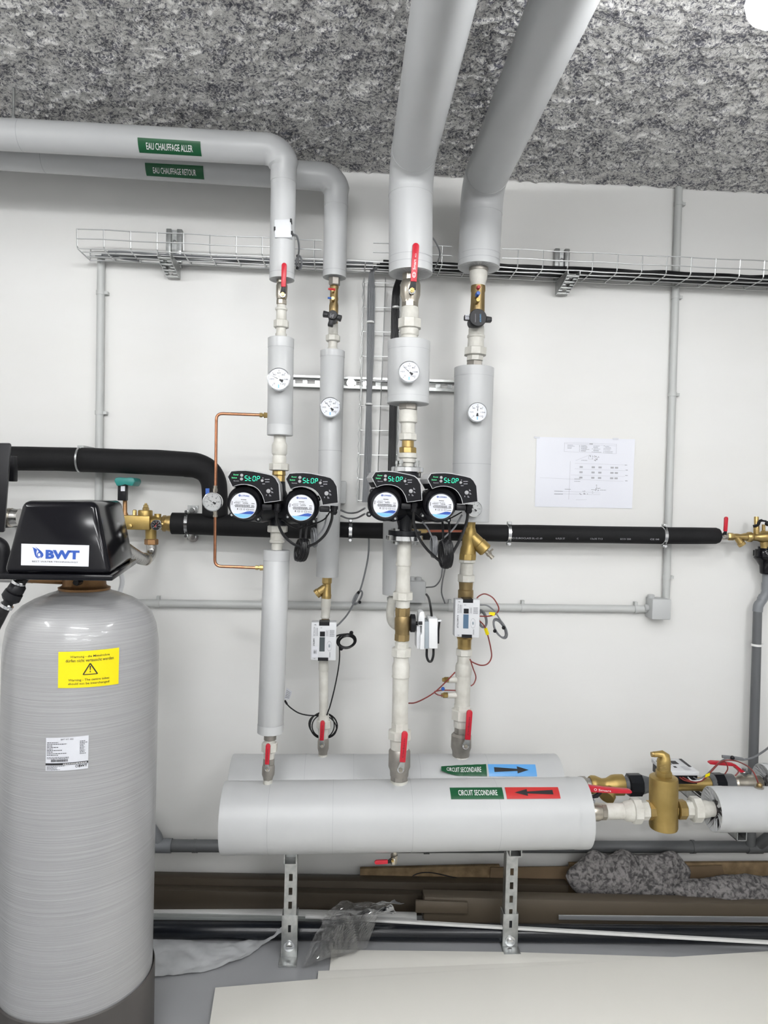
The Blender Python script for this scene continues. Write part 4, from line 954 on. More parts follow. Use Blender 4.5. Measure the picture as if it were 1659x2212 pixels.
heat_meter('right heat meter with blue display on the rightmost riser', (983.5, 1294.7), (1037, 1295.7), (1035.5, 1378), (981.5, 1375.7), YB-.085, 'lcd_blue', R4, 1296, 1380,
           [('flow_body', [(1255, 15.6), (1273, 14.4), (1275, 16.6), (1300, 16.8), (1306, 14)], 24), ('outlet_body', [(1370, 14), (1378, 17), (1382, 15), (1398, 14.6), (1403, 14.8)], 24)], False)

# meter cables
Yc = YB-.03
def coil(t, nm, cx, cy, rx, ry, Y, n, r, m, tilt=0., jx=2.0):
    for i in range(n):
        a0 = random.uniform(0, 6); ox, oy = random.uniform(-jx, jx), random.uniform(-jx, jx); sx = 1-.22*i/n
        pts = []
        for a in np.linspace(0, 2*math.pi, 30)[:-1]:
            x, y = rx*sx*math.cos(a), ry*sx*math.sin(a); pts.append(P(cx+ox+x*math.cos(tilt)-y*math.sin(tilt), cy+oy+x*math.sin(tilt)+y*math.cos(tilt), Y+.004*math.sin(a*2+a0)+i*.0025))
        MB().tube(pts, r, 6, closed=True).build(nm, m, t)
t = thing('cable_coil', 'tied coil of black cable at the right side of the left heat meter', 'cable', P(749, 1410, Yc))
coil(t, 'cable_loop', 748, 1385, 20, 15, Yc+.01, 6, .0032, 'cable_black', -.25, 2.5)
for x, y in ((759, 1367), (737, 1401)): MB().ball(P(x, y, Yc+.01), .008, 8, 5).build('cable_tie', 'black', t)
MB().tube(spline([P(722, 1376, Yc), P(732, 1372, Yc), P(745, 1370, Yc)]), .0032, 6).build('cable_lead', 'cable_black', t)
cable('sensor_cable', [(733, 1396, Yc), (733.5, 1420, Yc), (730, 1450, Yc), (722, 1490, Yc), (713, 1525, Yc), (709, 1536, Yc), (706, 1545, Yc)], .0026, 'cable_black', 'thin black cable running from the left heat meter down to the coil round its valve')
t = thing('cable_coil', 'loose coil of thin black cable round the ball valve of the second riser', 'cable', P(699, 1600, YB-.03))
for i, (ox, oy, rx, ry, ti) in enumerate(((0, 0, 30, 27, .2), (2, 1, 27, 25, -.2), (-2, 2, 31, 24, .45), (-3, 0, 26, 28, .1))):
    pts = []
    for a in np.linspace(0, 2*math.pi, 30)[:-1]:
        x, y = rx*math.cos(a), ry*math.sin(a); pts.append(P(699+ox+x*math.cos(ti)-y*math.sin(ti), 1567+oy+x*math.sin(ti)+y*math.cos(ti), YB+.028+.018*math.cos(a)+.004*i))
    MB().tube(pts, .0024, 6, closed=True).build('cable_loop', 'cable_black', t)
cable('sensor_cable', [(617, 1518, YB-.01), (628, 1529, YB-.01), (645, 1540, YB), (665, 1545, YB), (688, 1546, YB+.02)], .0026, 'cable_black', 'thin black cable with a paper tag hanging left of the second riser')
t = thing('paper_tag', 'small white printed tag on the thin black cable left of the second riser', 'tag', P(621, 1511, YB-.01))
F = pixF((619, 1485), (631, 1494), (625, 1512), (614, 1510), YB-.01)
tg = MB().prism([F(0, 0), F(1, 0), F(1, 1), F(0, 1)], V(0, .0008, 0)).build('tag_sheet', 'label_white', t)
I = Ink()
for j in range(5): I.scribble(.12, .85, .15+.15*j, .06, (.08, .2))
I.build('tag_print', F, 'ink_grey', tg, .0005)
MB().tube([P(615, 1513, YB-.01), P(620, 1521, YB-.01)], .004, 6).build('tag_clip', 'black', t)
cable('signal_cable', [(795, 1150, -.12), (797, 1172, -.09), (794, 1210, -.08), (782, 1262, -.09), (770, 1292, -.10), (752, 1325, -.15), (736, 1344, YB), (726, 1353, YB-.03)], .0036, 'cable_grey', 'grey cable curving from the black level pipe to the left heat meter', n=8)
t = thing('cable_coil', 'small folded loop of grey cable right of the brass strainer', 'cable', P(772, 1308, -.1))
coil(t, 'cable_loop', 773, 1290, 17, 6.5, -.10, 2, .0032, 'cable_grey', -1.05, 1)
for x, y in ((774.5, 1280), (777, 1301)): MB().ball(P(x, y, -.105), .0065, 8, 5).build('cable_tie', 'black', t)
# right meter wires
Yw = YB-.03
cable('sensor_wire', [(1028, 1296, Yw), (1034, 1288, Yw), (1047, 1283, Yw), (1063, 1290, Yw), (1073, 1303, Yw), (1077.5, 1316, Yw), (1071, 1326, Yw), (1056, 1331, Yw), (1034, 1331, Yw-.02)], .0026, 'cable_red', 'brown red wire looping from the top of the right heat meter through a yellow tag', n=8)
MB().hexa([P(1056, 1327, Yw-.006), P(1068, 1331, Yw-.006), P(1070, 1323, Yw-.006), P(1057, 1322, Yw-.006)], [P(1056, 1327, Yw+.006), P(1068, 1331, Yw+.006), P(1070, 1323, Yw+.006), P(1057, 1322, Yw+.006)]).single('wire_tag', 'yellow', 'yellow tag on the looping wire right of the blue display meter', 'tag')
cable('sensor_wire', [(1034, 1339, Yw-.02), (1046, 1352, Yw), (1053, 1370, Yw), (1060, 1400, Yw), (1061.5, 1420, Yw), (1053, 1434, Yw), (1038, 1437, Yw), (1020, 1430, Yw-.02), (1015, 1424, Yw-.02)], .0026, 'cable_red', 'brown red wire hanging in a big bow below the right heat meter', n=8)
A, B = P(1048.5, 1357, Yw), P(1053.5, 1371, Yw); MB().tube([A, B], .0065, 4).single('wire_tag', 'yellow', 'pale yellow sleeve on the wire hanging below the right heat meter', 'tag')
cable('sensor_wire', [(1016, 1425, Yw-.03), (1022, 1444, Yw-.02), (1028, 1462, Yw), (1024, 1476, Yw), (1017, 1482, Yw)], .0024, 'cable_red', 'brown red wire curling down the right side of the sensor pipe')
cable('sensor_wire', [(883, 1519, -.36), (896, 1518, -.34), (915, 1510, -.3), (938, 1496, -.27), (962, 1474, YB-.03), (983, 1452, YB-.02)], .0026, 'cable_red', 'brown red wire slung from the third riser up to the upper sensor pocket', n=8)
cable('sensor_wire', [(938, 1496, -.265), (946, 1501, YB-.03), (957, 1503, YB-.035)], .0024, 'cable_red', 'short brown red wire ending in the lower sensor pocket')
cable('sensor_wire', [(938, 1494, -.265), (955, 1491, YB-.03), (984, 1491.5, YB-.02)], .0024, 'cable_red', 'short dark red wire between the two sensor pockets')
MB().ball(P(957, 1488, YB-.035), .0075, 8, 5).single('wire_seal', 'blue', 'small blue seal between the two sensor pockets', 'seal')
cable('signal_cable', [(1037, 1307, Yw), (1052, 1308, Yw), (1067, 1319, Yw), (1078, 1335, Yw), (1090, 1355, Yw+.02), (1096, 1372, Yw+.02)], .003, 'cable_grey', 'grey cable arching from the right heat meter down to its coil', n=8)
t = thing('cable_coil', 'tied coil of grey cable hanging right of the blue display meter', 'cable', P(1080, 1384, Yw+.02))
coil(t, 'cable_loop', 1080, 1358, 24, 11, Yw+.02, 3, .003, 'cable_grey', 1.05, 1.5)
for x, y in ((1069, 1363), (1088, 1356)): MB().ball(P(x, y, Yw+.015), .0075, 8, 5).build('cable_tie', 'black', t)
t = thing('cable_coil', 'grey cable loops half hidden behind the right heat meter', 'cable', P(1043, 1358, YB))
coil(t, 'cable_loop', 1042, 1338, 9, 19, YB, 4, .003, 'cable_grey', -.2, 2)

# ------------------------------------------------------------------ actuator on the motor valve
t = thing('valve_actuator', 'white box actuator with black coupling beside the brass motor valve', 'actuator', P(925, 1403, YF))
A = P(884, 1346, YF); k = mpp(A)
MB().lathe(A, V(1, 0, 0), [(0, 9*k), (2*k, 17*k), (3*k, 19.5*k), (12*k, 19.5*k), (13*k, 17*k), (13.2*k, 4*k), (24*k, 4*k)], 28).build('coupling', 'black', t)
def pbox(nm, x0, y0, x1, y1, ya, yb, m, bev=.003): return MB().hexa([P(x0, y1, ya), P(x1, y1, ya), P(x1, y0, ya), P(x0, y0, ya)], [P(x0, y1, ya)+V(0, yb-ya, 0), P(x1, y1, ya)+V(0, yb-ya, 0), P(x1, y0, ya)+V(0, yb-ya, 0), P(x0, y0, ya)+V(0, yb-ya, 0)]).build(nm, m, t, bevel=bev)
q = lambda x, y: P(x, y, YF-.035)
MB().prism([q(904, 1336), q(906, 1324), q(911, 1320.5), q(916, 1322), q(917.5, 1330), q(917, 1403), q(907, 1403), q(908.5, 1372), q(911.5, 1368), q(911.5, 1352), q(904, 1352)], V(0, .07, 0)).build('bracket', 'white_plastic', t, bevel=.002)
pbox('bracket_wing', 900, 1352, 909, 1402, YF-.02, YF+.05, 'white_soft')
pbox('case_base', 917, 1343, 927.5, 1401.5, YF-.032, YF+.05, 'grey_plastic')
pbox('case_cover', 926.5, 1336, 945.5, 1401.5, YF-.036, YF+.05, 'white_plastic')
MB().tube([P(947, 1338, YF-.01), P(949, 1344, YF-.01), P(947, 1362, YF-.01), P(946.5, 1390, YF-.01)], .004, 6).build('clip_lever', 'black', t)
MB().tube([P(945, 1341, YF-.02), P(953, 1341, YF-.02)], .004, 6).build('clip_pin', 'white_plastic', t)
MB().tube([P(904, 1346, YF-.035), P(912, 1346, YF-.035)], .006, 8).build('spindle', 'black', t)
cable('actuator_cable', [(922, 1402, YF-.01), (922, 1418, YF-.01), (926, 1428, YF-.01), (932, 1428, YF-.01), (936, 1416, YF-.01), (936.5, 1400, YF)], .0045, 'cable_black', 'black cable loop under the white actuator')
cable('actuator_cable', [(921, 1284, -.14), (926, 1292, YB), (930, 1310, -.4), (933, 1336, YF+.0)], .0045, 'cable_black', 'black cable entering the white actuator from above')

# grey insulated stub and small box behind riser 3
Rs = Riser(-.27, [(857, 1050), (855.5, 1290)])
t = thing('insulated_stub', 'grey insulated stub pipe hidden behind the third riser', 'pipe insulation', Rs.pt(1284))
MB().vl(Rs, [(1060, 12), (1060, 29), (1284, 29.5), (1284, 12)], 36).build('jacket', 'jacket', t)
MB().vl(Rs, [(1282, 9), (1291, 9)], 16).build('stub_pipe', 'nickel_dull', t)
t = thing('bypass_elbow', 'white painted elbow curling behind the brass motor valve', 'pipe fitting', P(850, 1355, -.33))
MB().tube(spline([P(848, 1290, -.28), P(845, 1305, -.30), P(843, 1325, -.33), P(846, 1342, -.36), P(856, 1352, -.41), P(866, 1352, -.45)]), [9*.00175]*31, 16).build('elbow_tube', wp, t)
MB().lathe(P(848, 1297, -.28), V(0, 0, 1), [(0, .021), (.012, .021)], 20).build('hose_clamp', 'galv', t)
def junction(label, x0, y0, x1, y1, d, glands, group=None):
    t = thing('junction_box', label, 'junction box', P((x0+x1)/2, y1, -d/2))
    a, b = P(x0, y1, -d), P(x1, y0, -d)
    MB().box(V(a[0], -d*.86, a[2]), V(b[0], -.0005, b[2])).build('box_body', 'box_grey', t, bevel=.004)
    MB().box(V(a[0]-.001, -d, a[2]-.001), V(b[0]+.001, -d*.84, b[2]+.001)).build('box_lid', 'box_grey', t, bevel=.005)
    for (gx, gz, dx, dz) in glands:
        c = V(a[0]+(b[0]-a[0])*gx, -d*.4, a[2]+(b[2]-a[2])*gz); MB().lathe(c, V(dx, 0, dz), [(-.004, .014), (.012, .014), (.014, .011)], 14).build('cable_gland', 'box_grey', t)
    return t
junction('grey junction box half hidden behind the motor valve riser', 884, 1257, 920, 1302, .09, [(.2, 1, 0, 1), (.6, 1, 0, 1)])
junction('square grey junction box at the end of the level conduit on the right', 1409, 1295, 1450.5, 1338, .075, [(.15, 1, 0, 1), (0, .5, -1, 0)])
junction('pale junction box showing beside the second riser behind the left pump', 712, 1040, 748, 1087, .08, [])
for i, (yy, s) in enumerate(((1106, 'upper'), (1118, 'lower'))):
    cable('signal_cable', [(736, yy-4, -.12), (752, yy+2, -.14), (770, yy+1, -.2), (788, yy-8, -.34)], .0036, 'cable_grey', s+' of two grey cables sagging from the second riser to the right pump')

# ------------------------------------------------------------------ wire cable tray
def tray():
    TB, TF = -.03, -.165
    zb = P(194, 562, TB)[2]; zb2 = P(1500, 620, TB)[2]; xa, xb = P(194, 562, TB)[0], X1-.05
    z = lambda x: zb+(zb2-zb)*(x-xa)/(P(1500, 620, TB)[0]-xa)
    t = thing('cable_tray', 'long wire mesh cable tray running along the wall behind the risers', 'cable tray', (xa, -.1, zb-.01))
    hf, hb = .072, .048; r = .0024
    fx = lambda px, y=-.165: P(px, 540, y)[0]
    spans = [(xa, fx(694)), (fx(806), fx(976)), (fx(1084), xb)]
    def lw(x0, x1, y, dz): 
        n = max(2, int((x1-x0)/.1)); MB().tube([V(x0+(x1-x0)*i/n, y, z(x0+(x1-x0)*i/n)+dz+.0015*math.sin(i*2.1+y*40)) for i in range(n+1)], r, 6).build('long_wire', 'wire', t)
    for y, dz in ((TB, 0), (TB-.045, 0), (TB-.09, 0), (TF, 0)): lw(xa, xb, y, dz)
    for dz in (hb*.5, hb): lw(xa, xb, TB+.006, dz)
    for a, b in spans:
        for dz in (hf*.5, hf): lw(a, b, TF-.004, dz)
    def cross(full):
        pts = [V(0, TB+.008, hb), V(0, TB+.006, .008), V(0, TB-.002, 0), V(0, TF+.012, 0)]
        if full: pts += [V(0, TF, .010), V(0, TF-.006, hf)]
        me = MB().tube(pts, r, 6).mesh('cross_wire', 'wire', V(0, 0, 0)); return me
    mf_, mh_ = cross(True), cross(False); x = xa
    while x < xb:
        inside = any(a-.02 <= x <= b+.02 for a, b in spans)
        o = bpy.data.objects.new('cross_wire', mf_ if inside else mh_); COL.objects.link(o); o.parent = t; o.location = Vector((x, 0, z(x)))-Vector(tuple(ORG[t])); x += .1
    return z
tz = tray()
def vtray():
    t = thing('cable_tray', 'narrow upright wire mesh cable tray on the wall between second and third riser', 'cable tray', P(815, 1060, -.04))
    w = lambda px, py, Y: P(px, py, Y)
    for x0, x1, Y, wob in ((785, 771, -.10, .003), (787, 775, -.035, 0), (833, 814, -.035, 0), (864, 854, -.035, 0), (866, 856, -.09, .002)):
        A, B = w(x0, 600, Y), w(x1, 1085, Y); n = 36
        MB().tube([A+(B-A)*i/n+V(wob*(-1)**i, 0, 0) for i in range(n+1)], .0022, 6).build('long_wire', 'wire', t)
    for j, y in enumerate((609, 662, 715, 768, 821, 875, 928, 981, 1034, 1080)):
        f = (y-600)/485; a = 785-14*f; b = 865-10*f
        MB().tube([w(a, y-2, -.10), w(a+1.5, y+1, -.042), w((a+b)/2, y+2, -.038), w(b-1.5, y+3, -.042), w(b, y+1, -.09)], .0022, 6).build('cross_wire', 'wire', t)
vtray()
# slotted brackets of the tray
def tray_bracket(label, x0, y0, x1, y1, xf, yf, xw, yw):
    t = thing('tray_bracket', label, 'bracket', P((x0+x1)/2, y1, -.02))
    a, b = P(x0, y1, 0), P(x1, y0, 0); w = (b[0]-a[0])*.33
    for xx in (a[0], b[0]-w): MB().box(V(xx, -.022, a[2]), V(xx+w, -.0005, b[2])).build('rail_leg', 'galv', t, bevel=.003)
    MB().box(V(a[0]+w*.9, -.008, a[2]), V(b[0]-w*.9, -.0005, b[2])).build('rail_web', 'galv', t)
    c = (a[0]+b[0])/2
    for zz in (.35, .68): MB().lathe(V(c, -.008, a[2]+(b[2]-a[2])*zz), V(0, -1, 0), [(0, .008), (.005, .008), (.006, .005)], 8).build('bolt', 'chrome', t)
    zt = tz(c)-.004; d = .17
    for s in (-1, 1):
        xx = c+s*.024
        MB().prism([V(xx, -.012, zt-.052), V(xx, -.012, zt), V(xx, -d-.01, zt), V(xx, -d-.01, zt-.012), V(xx, -d*.8, zt-.03)], V(.003, 0, 0)).build('arm_side', 'galv', t)
    mb = MB()
    ys = np.linspace(-.02, -d, 8)
    for i in range(0, 7): 
        if i % 2 == 0: mb.box(V(c-.024, ys[i+1], zt-.05+.036*i/7), V(c+.024, ys[i], zt-.047+.036*i/7))
        else:
            mb.box(V(c-.024, ys[i+1], zt-.05+.036*i/7), V(c-.009, ys[i], zt-.047+.036*i/7)); mb.box(V(c+.009, ys[i+1], zt-.05+.036*i/7), V(c+.024, ys[i], zt-.047+.036*i/7))
    mb.build('arm_web', 'galv', t)
tray_bracket('galvanised bracket under the left end of the cable tray', 360, 499, 396, 580, 345, 548, 380, 583)
tray_bracket('galvanised bracket under the right part of the cable tray', 1194, 541, 1228, 612, 1262, 585, 1205, 621)

# cables in the trays
def tray_cable(label, px0, px1, Y, dz, r, m, sag=.004, extra=None):
    a, b = P(px0, 560, Y)[0], P(px1, 560, Y)[0]; n = max(4, int(abs(b-a)/.09)); pts = []
    for i in range(n+1):
        x = a+(b-a)*i/n; pts.append(V(x, Y+random.uniform(-.006, .006), tz(x)+r+.003+dz+random.uniform(0, sag)))
    if extra: pts = (extra if extra[0] else [])and(pts if False else pts)
    MB().tube(spline(pts, 3), r, 7).single('tray_cable', m, label, 'cable', 'cables lying in the level tray')
ORD = ('nearest to', 'second from', 'third from', 'fourth from', 'fifth from')
for i in range(5):
    tray_cable('black cable in the lower layer of the level tray, '+ORD[i]+' the wall', 800+i*7, 2440, -.045-.024*i, .0, .0062, 'cable_black')
for i in range(4):
    tray_cable('black cable in the upper layer of the level tray, '+ORD[i]+' the wall', 1000, 2440, -.055-.024*i, .012, .0058, 'cable_black', .008)
for i in range(3):
    tray_cable('thin grey cable in the left half of the level tray, '+ORD[i]+' the wall', 206+i*14, 806, -.05-.03*i, .0, .0042, 'cable_grey')
# upright grey and black cables
LFT = ('leftmost of five', 'second of five from the left', 'middle of five', 'fourth of five from the left', 'rightmost of five')
for i in range(5):
    o = i*3.4; X = [(812+o*.6, 574, -.07), (800+o*.5, 590, -.07-.004*i), (795+o, 640, -.06), (794+o*.9, 760, -.058), (793+o*.6, 860, -.06), (789+o*.9, 980, -.058), (784+o*.7, 1085, -.07)]
    cable('tray_cable', X, .0036, 'cable_grey', 'grey cable hanging in the upright tray, '+LFT[i], group='grey cables in the upright tray')
for i in range(5):
    o = i*3.2; X = [(866+o, 590, -.11), (857+o*.8, 606, -.10), (849+o, 640, -.06), (846+o, 740, -.058), (843+o*.9, 900, -.06), (840+o*.9, 1020, -.058), (838+o, 1080, -.07)]
    cable('tray_cable', X, .0048, 'cable_black', 'black cable hanging in the upright tray, '+LFT[i], group='black cables in the upright tray')
for x, y, m, s in ((800, 696, 'tie_white', 'on the grey cables near the top of the upright tray'), (797, 873, 'tie_white', 'on the grey cables halfway down the upright tray'), (855, 664, 'tie_white', 'on the black cables near the top of the upright tray')):
    A = P(x, y, -.06); MB().lathe(A-V(0, 0, .004), V(0, .05, 1), [(0, .016), (.007, .0155)], 12).single('cable_tie', m, 'pale cable tie '+s, 'cable tie')

# slotted wall rail behind the risers
t = thing('wall_rail', 'slotted galvanised rail on the wall behind the four risers', 'rail', P(810, 842, -.01))
A, B = P(597, 824, 0), P(1045, 838.5, 0)
ux = (B-A)/np.linalg.norm(B-A); L = np.linalg.norm(B-A); hh = .0235
def rb(nm, a, b, z0, z1, y0, y1, m='galv'): 
    p0, p1 = A+ux*a, A+ux*b
    return MB().hexa([p0+V(0, y1, z0), p1+V(0, y1, z0), p1+V(0, y1, z1), p0+V(0, y1, z1)], [p0+V(0, y0, z0), p1+V(0, y0, z0), p1+V(0, y0, z1), p0+V(0, y0, z1)]).build(nm, m, t)
rb('upper_flange', 0, L, hh-.009, hh, -.0005, -.034); rb('lower_flange', 0, L, -hh, -hh+.009, -.0005, -.034)
rb('web_top', 0, L, .009, hh-.008, -.0005, -.006); rb('web_bottom', 0, L, -hh+.008, -.006, -.0005, -.006)
x = .008
while x < L-.05: rb('web_bridge', x, x+.02, -.007, .010, -.0005, -.006); x += .05
for (px, py, s) in ((758, 827, 1.0), (790, 829, .8)):
    c = P(px, py, -.034); MB().lathe(c, V(0, -1, 0), [(-.02, .006), (0, .017*s), (.003, .017*s), (.0032, .009), (.011, .009)], 16).build('washer_bolt', 'chrome', t)

# conduits
def conduit(label, pix, r, clips, Y=-.017, vertical=True, bev=None):
    p0, p1 = P(*pix[0], Y), P(*pix[1], Y); t = thing('conduit', label, 'conduit', p1 if vertical else p0)
    MB().tube([p0+(p1-p0)*i/10 for i in range(11)], r, 18).build('conduit_pipe', 'conduit', t)
    d = (p1-p0)/np.linalg.norm(p1-p0)
    for c in clips:
        f = (c-pix[0][1])/(pix[1][1]-pix[0][1]) if vertical else (c-pix[0][0])/(pix[1][0]-pix[0][0]); q = p0+(p1-p0)*f
        MB().tube([q-d*.008, q+d*.008], r*1.16, 18).build('clip', 'conduit', t)
        s = V(1, 0, 0) if vertical else V(0, 0, 1)
        MB().box(q+s*r*.8-V(.006, 0, .006)+V(0, -.006, 0), q+s*r*1.5+V(.006, .0165, .006)).build('clip_foot', 'conduit', t)
    return t
conduit('grey upright conduit on the wall at left dropping from the tray end', ((218.5, 557), (211, 1296)), .0152, [632, 890, 1180])
conduit('grey upright conduit on the wall at right from ceiling to junction box', ((1467, 393), (1438.5, 1296)), .0152, [440, 640, 850, 1246])
conduit('grey level conduit on the wall running to the square junction box', ((225, 1302), (1408, 1316)), .0160, [337, 560, 960, 1120, 1372], vertical=False)
cable('signal_cable', [(219, 556, -.02), (224, 549, -.03), (240, 550, -.05), (262, 558, -.07), (300, 563, -.08)], .0042, 'cable_grey', 'grey cable leaving the left conduit into the tray')

# contact sensor on supply pipe
t = thing('contact_sensor', 'small white sensor box strapped to the bend of the supply pipe', 'sensor', P(611, 514, YF-.06))
F = pixF((592, 474), (628, 472), (631, 513), (593, 513), YF-.047)
MB().hexa([F(0, 0), F(1, 0), F(1, 1), F(0, 1)], [F(0, 0)+V(0, .03, 0), F(1, 0)+V(0, .03, 0), F(1, 1)+V(0, .03, 0), F(0, 1)+V(0, .03, 0)]).build('sensor_case', 'white_soft', t, bevel=.004)
for u, v in ((1.0, .25), (.02, .5), (1.0, .9)): 
    c = F(u, v); MB().box(c-V(.003, .001, .006), c+V(.003, .02, .006)).build('strap_clip', 'black', t)
cable('signal_cable', [(632, 505, YF-.03), (642, 512, YF), (646, 535, YF+.04), (644, 558, YF+.12), (646, 576, -.2)], .0034, 'cable_grey', 'grey cable dropping from the sensor box on the supply pipe')
t = thing('cable_coil', 'small tied loops of grey cable right of the short red lever', 'cable', P(645, 585, YF+.2))
coil(t, 'cable_loop', 645, 568, 6, 15, YF+.22, 3, .003, 'cable_grey', 0, 1.5)
for x, y in ((643, 553), (642, 579)): MB().ball(P(x, y, YF+.21), .006, 8, 5).build('cable_tie', 'black', t)
cable('signal_cable', [(933, 512, YF-.01), (942, 525, YF+.1), (950, 545, YF+.2), (946, 565, YF+.28), (934, 588, -.1)], .003, 'cable_grey', 'thin grey cable bowing right of the Smart lever pipe')

# ------------------------------------------------------------------ black foam pipes
def foam_run(Hn, prof, label, name='foam_pipe'):
    t = thing(name, label, 'insulated pipe', Hn.pt((prof[0][0]+prof[-1][0])/2)-V(0, 0, .05)); return t
YP = -.12
Hb = Run(YP, [(0, 990), (100, 991), (172, 993), (340, 999), (420, 1004)])
t = thing('foam_pipe', 'thick black foam covered pipe bending down at upper left', 'insulated pipe', P(464, 1116, YP))
MB().hl(Hb, [(-420, 27), (60, 26), (120, 25.5), (165, 26), (171, 24)], 32).build('foam_sleeve', 'foam', t)
b0, b1 = P(400, 1003, YP), P(464, 1060, YP); k = mpp(b0)
MB().hl(Hb, [(173, 24), (178, 26.5), (260, 26), (340, 27.5), (405, 27)], 32).build('foam_sleeve', 'foam', t)
pts = spline([P(400, 1003, YP), P(425, 1006, YP), P(448, 1018, YP), P(461, 1040, YP), P(464, 1070, YP), P(464.5, 1100, YP), P(464.5, 1118, YP)], 6)
MB().tube(pts, [27.3*k]*(len(pts)-2)+[26*k, 22*k], 32).build('foam_bend', 'foam', t)
c = Hb.pt(172); MB().hl(Hb, [(170.5, 27.2), (174.5, 27.2)], 32).build('pipe_clamp', 'galv', t)
a = P(176, 967, YP); MB().box(a-V(.012, .01, .005), a+V(.012, .12, .008)).build('clamp_ear', 'galv', t)
Hl = Run(YP, [(371, 1130.5), (402, 1131), (560, 1137), (720, 1143)])
t = thing('foam_pipe', 'black foam covered level pipe from the brass unit to behind the left twin pump', 'insulated pipe', Hl.pt(560)-V(0, 0, .04))
MB().hl(Hl, [(371, 20), (372, 23.5), (401, 23.5), (403, 20.5)], 32).build('foam_end', 'foam', t)
MB().hl(Hl, [(403, 21), (409, 23), (480, 23.5), (560, 23.4), (690, 23)], 32).build('foam_sleeve', 'foam', t)
Hr = Run(-.10, [(690, 1142), (780, 1146), (1100, 1152), (1440, 1157), (1553, 1157.5)])
t = thing('foam_pipe', 'long thin black foam covered level pipe on the right half of the wall', 'insulated pipe', Hr.pt(1250)-V(0, 0, .04))
MB().hl(Hr, [(690, 17), (760, 17), (1000, 18.3), (1097, 18.6)], 32).build('foam_sleeve', 'foam', t)
MB().hl(Hr, [(1099, 18.6), (1140, 19.2), (1300, 18.4), (1430, 18.6)], 32).build('foam_sleeve', 'foam', t)
MB().hl(Hr, [(1434, 18.4), (1500, 18.2), (1546, 17.6), (1552, 15.5), (1553, 12)], 32).build('foam_sleeve', 'foam', t)
Fc = Cyl(Hr.pt(1100), Hr.pt(1440), 18.8*mpp(Hr.pt(1250)))
F = Fc.F((1106, 1160), (1430, 1163), (1430, 1167), (1106, 1164.5))
I = Ink().text('CI EUROCLASS BL-s2 d0', .0, .1, .20, .9).text('K-FLEX ST', .29, .1, .35, .9).text('C', .43, .1, .44, .9).text('13x35 T13', .52, .1, .60, .9).text('ECO 350', .72, .1, .79, .9).text('CE 08', .92, .1, .98, .9)
I.build('print_line', F, 'ink_soft', t, .0006, 24, 0)
def pclamp(label, Hn, px, rp, plate=False, Y=-.1):
    c = Hn.pt(px); k = mpp(c); t = thing('pipe_clamp', label, 'pipe clamp', c-V(0, 0, rp*k))
    MB().hl(Hn, [(px-4, rp), (px-3.4, rp+1.4), (px+3.4, rp+1.4), (px+4, rp)], 32).build('clamp_band', 'chrome', t)
    for s in (-1, 1):
        e = c+V(0, -.012, s*(rp+3.5)*k); MB().box(e-V(.008, .012, .006), e+V(.008, .012, .006)).build('clamp_ear', 'galv', t, bevel=.002)
        MB().lathe(e+V(0, -.012, 0), V(0, -1, 0), [(0, .006), (.005, .006)], 8).build('clamp_screw', 'chrome', t)
    MB().tube([c+V(0, rp*k*.95, 0), V(c[0], -.001, c[2])], .006, 8).build('wall_stud', 'galv', t)
    if plate:
        a, b = P(404, 1166, -.006), P(428, 1092, -.006); MB().box(V(a[0], -.008, a[2]), V(b[0], -.0005, b[2])).build('wall_plate', 'galv', t)
        for y, x in ((1102, 416), (1160, 418)): q = P(x, y, -.008); MB().lathe(q, V(0, -1, 0), [(0, .021), (.004, .021), (.0042, .01), (.012, .01)], 18).build('washer_bolt', 'chrome', t)
    return t
pclamp('steel pipe clamp with wall plate next to the brass unit', Hl, 405, 22.5, True)
pclamp('steel pipe clamp showing just right of the second riser', Hr, 757, 17.5)
pclamp('steel pipe clamp just right of the rightmost riser', Hr, 1098, 18.8)
pclamp('steel pipe clamp where the long black pipe crosses the right conduit', Hr, 1432, 18.8)

# ------------------------------------------------------------------ brass unit at left
t = thing('brass_valve_unit', 'brass backflow unit with teal handle and small black gauge', 'valve', P(320, 1176, YP))
k = mpp(P(320, 1120, YP)); Hu = Run(YP, [(200, 1125), (371, 1131)])
def ub(nm, x0, y0, x1, y1, ya, yb, m='brass_gold', bev=.004):
    a, b = P(x0, y1, YP), P(x1, y0, YP); return MB().box(V(a[0], ya, a[2]), V(b[0], yb, b[2])).build(nm, m, t, bevel=bev)
ub('valve_block', 240, 1114, 330, 1142, YP-.045, YP+.04)
MB().hl(Hu, [(322, 13.5), (336, 16), (351, 13)], 10).build('block_neck', 'brass_gold', t)
MB().hl(Hu, [(349, 13), (352, 17.5), (358, 17.8), (358.5, 16), (370, 18), (373, 17)], 10).build('union_nut', 'brass', t)
def uv(nm, px, prof, n=20, m='brass_gold', Y=YP):
    R = Riser(Y, [(px, 0), (px, 2212)]); return MB().vl(R, prof, n).build(nm, m, t)
uv('cover', 314, [(1102, 14), (1104, 15.2), (1115, 15.2)]); uv('spindle', 315, [(1087, 2.5), (1090, 3), (1091, 5), (1096, 5.5), (1097, 7), (1103, 7)], 8, 'brass')
uv('test_plug', 291, [(1101, 3), (1103, 4.5), (1113, 4.5), (1115, 6)], 8, 'brass'); uv('side_plug', 341, [(1110, 7.2), (1118, 7.2), (1121, 9)], 14)
uv('outlet', 326, [(1141, 11.8), (1167, 11.2)]); uv('outlet_nut', 327, nut(1164, 1177, 14.5), 6, 'bronze')
uv('stem', 270, [(1078, 4.5), (1106, 4.5), (1112, 7), (1116, 7)], 14, 'bronze')
ub('stem_box', 259.5, 1046, 278, 1081, YP-.035, YP-.002, 'black', .003)
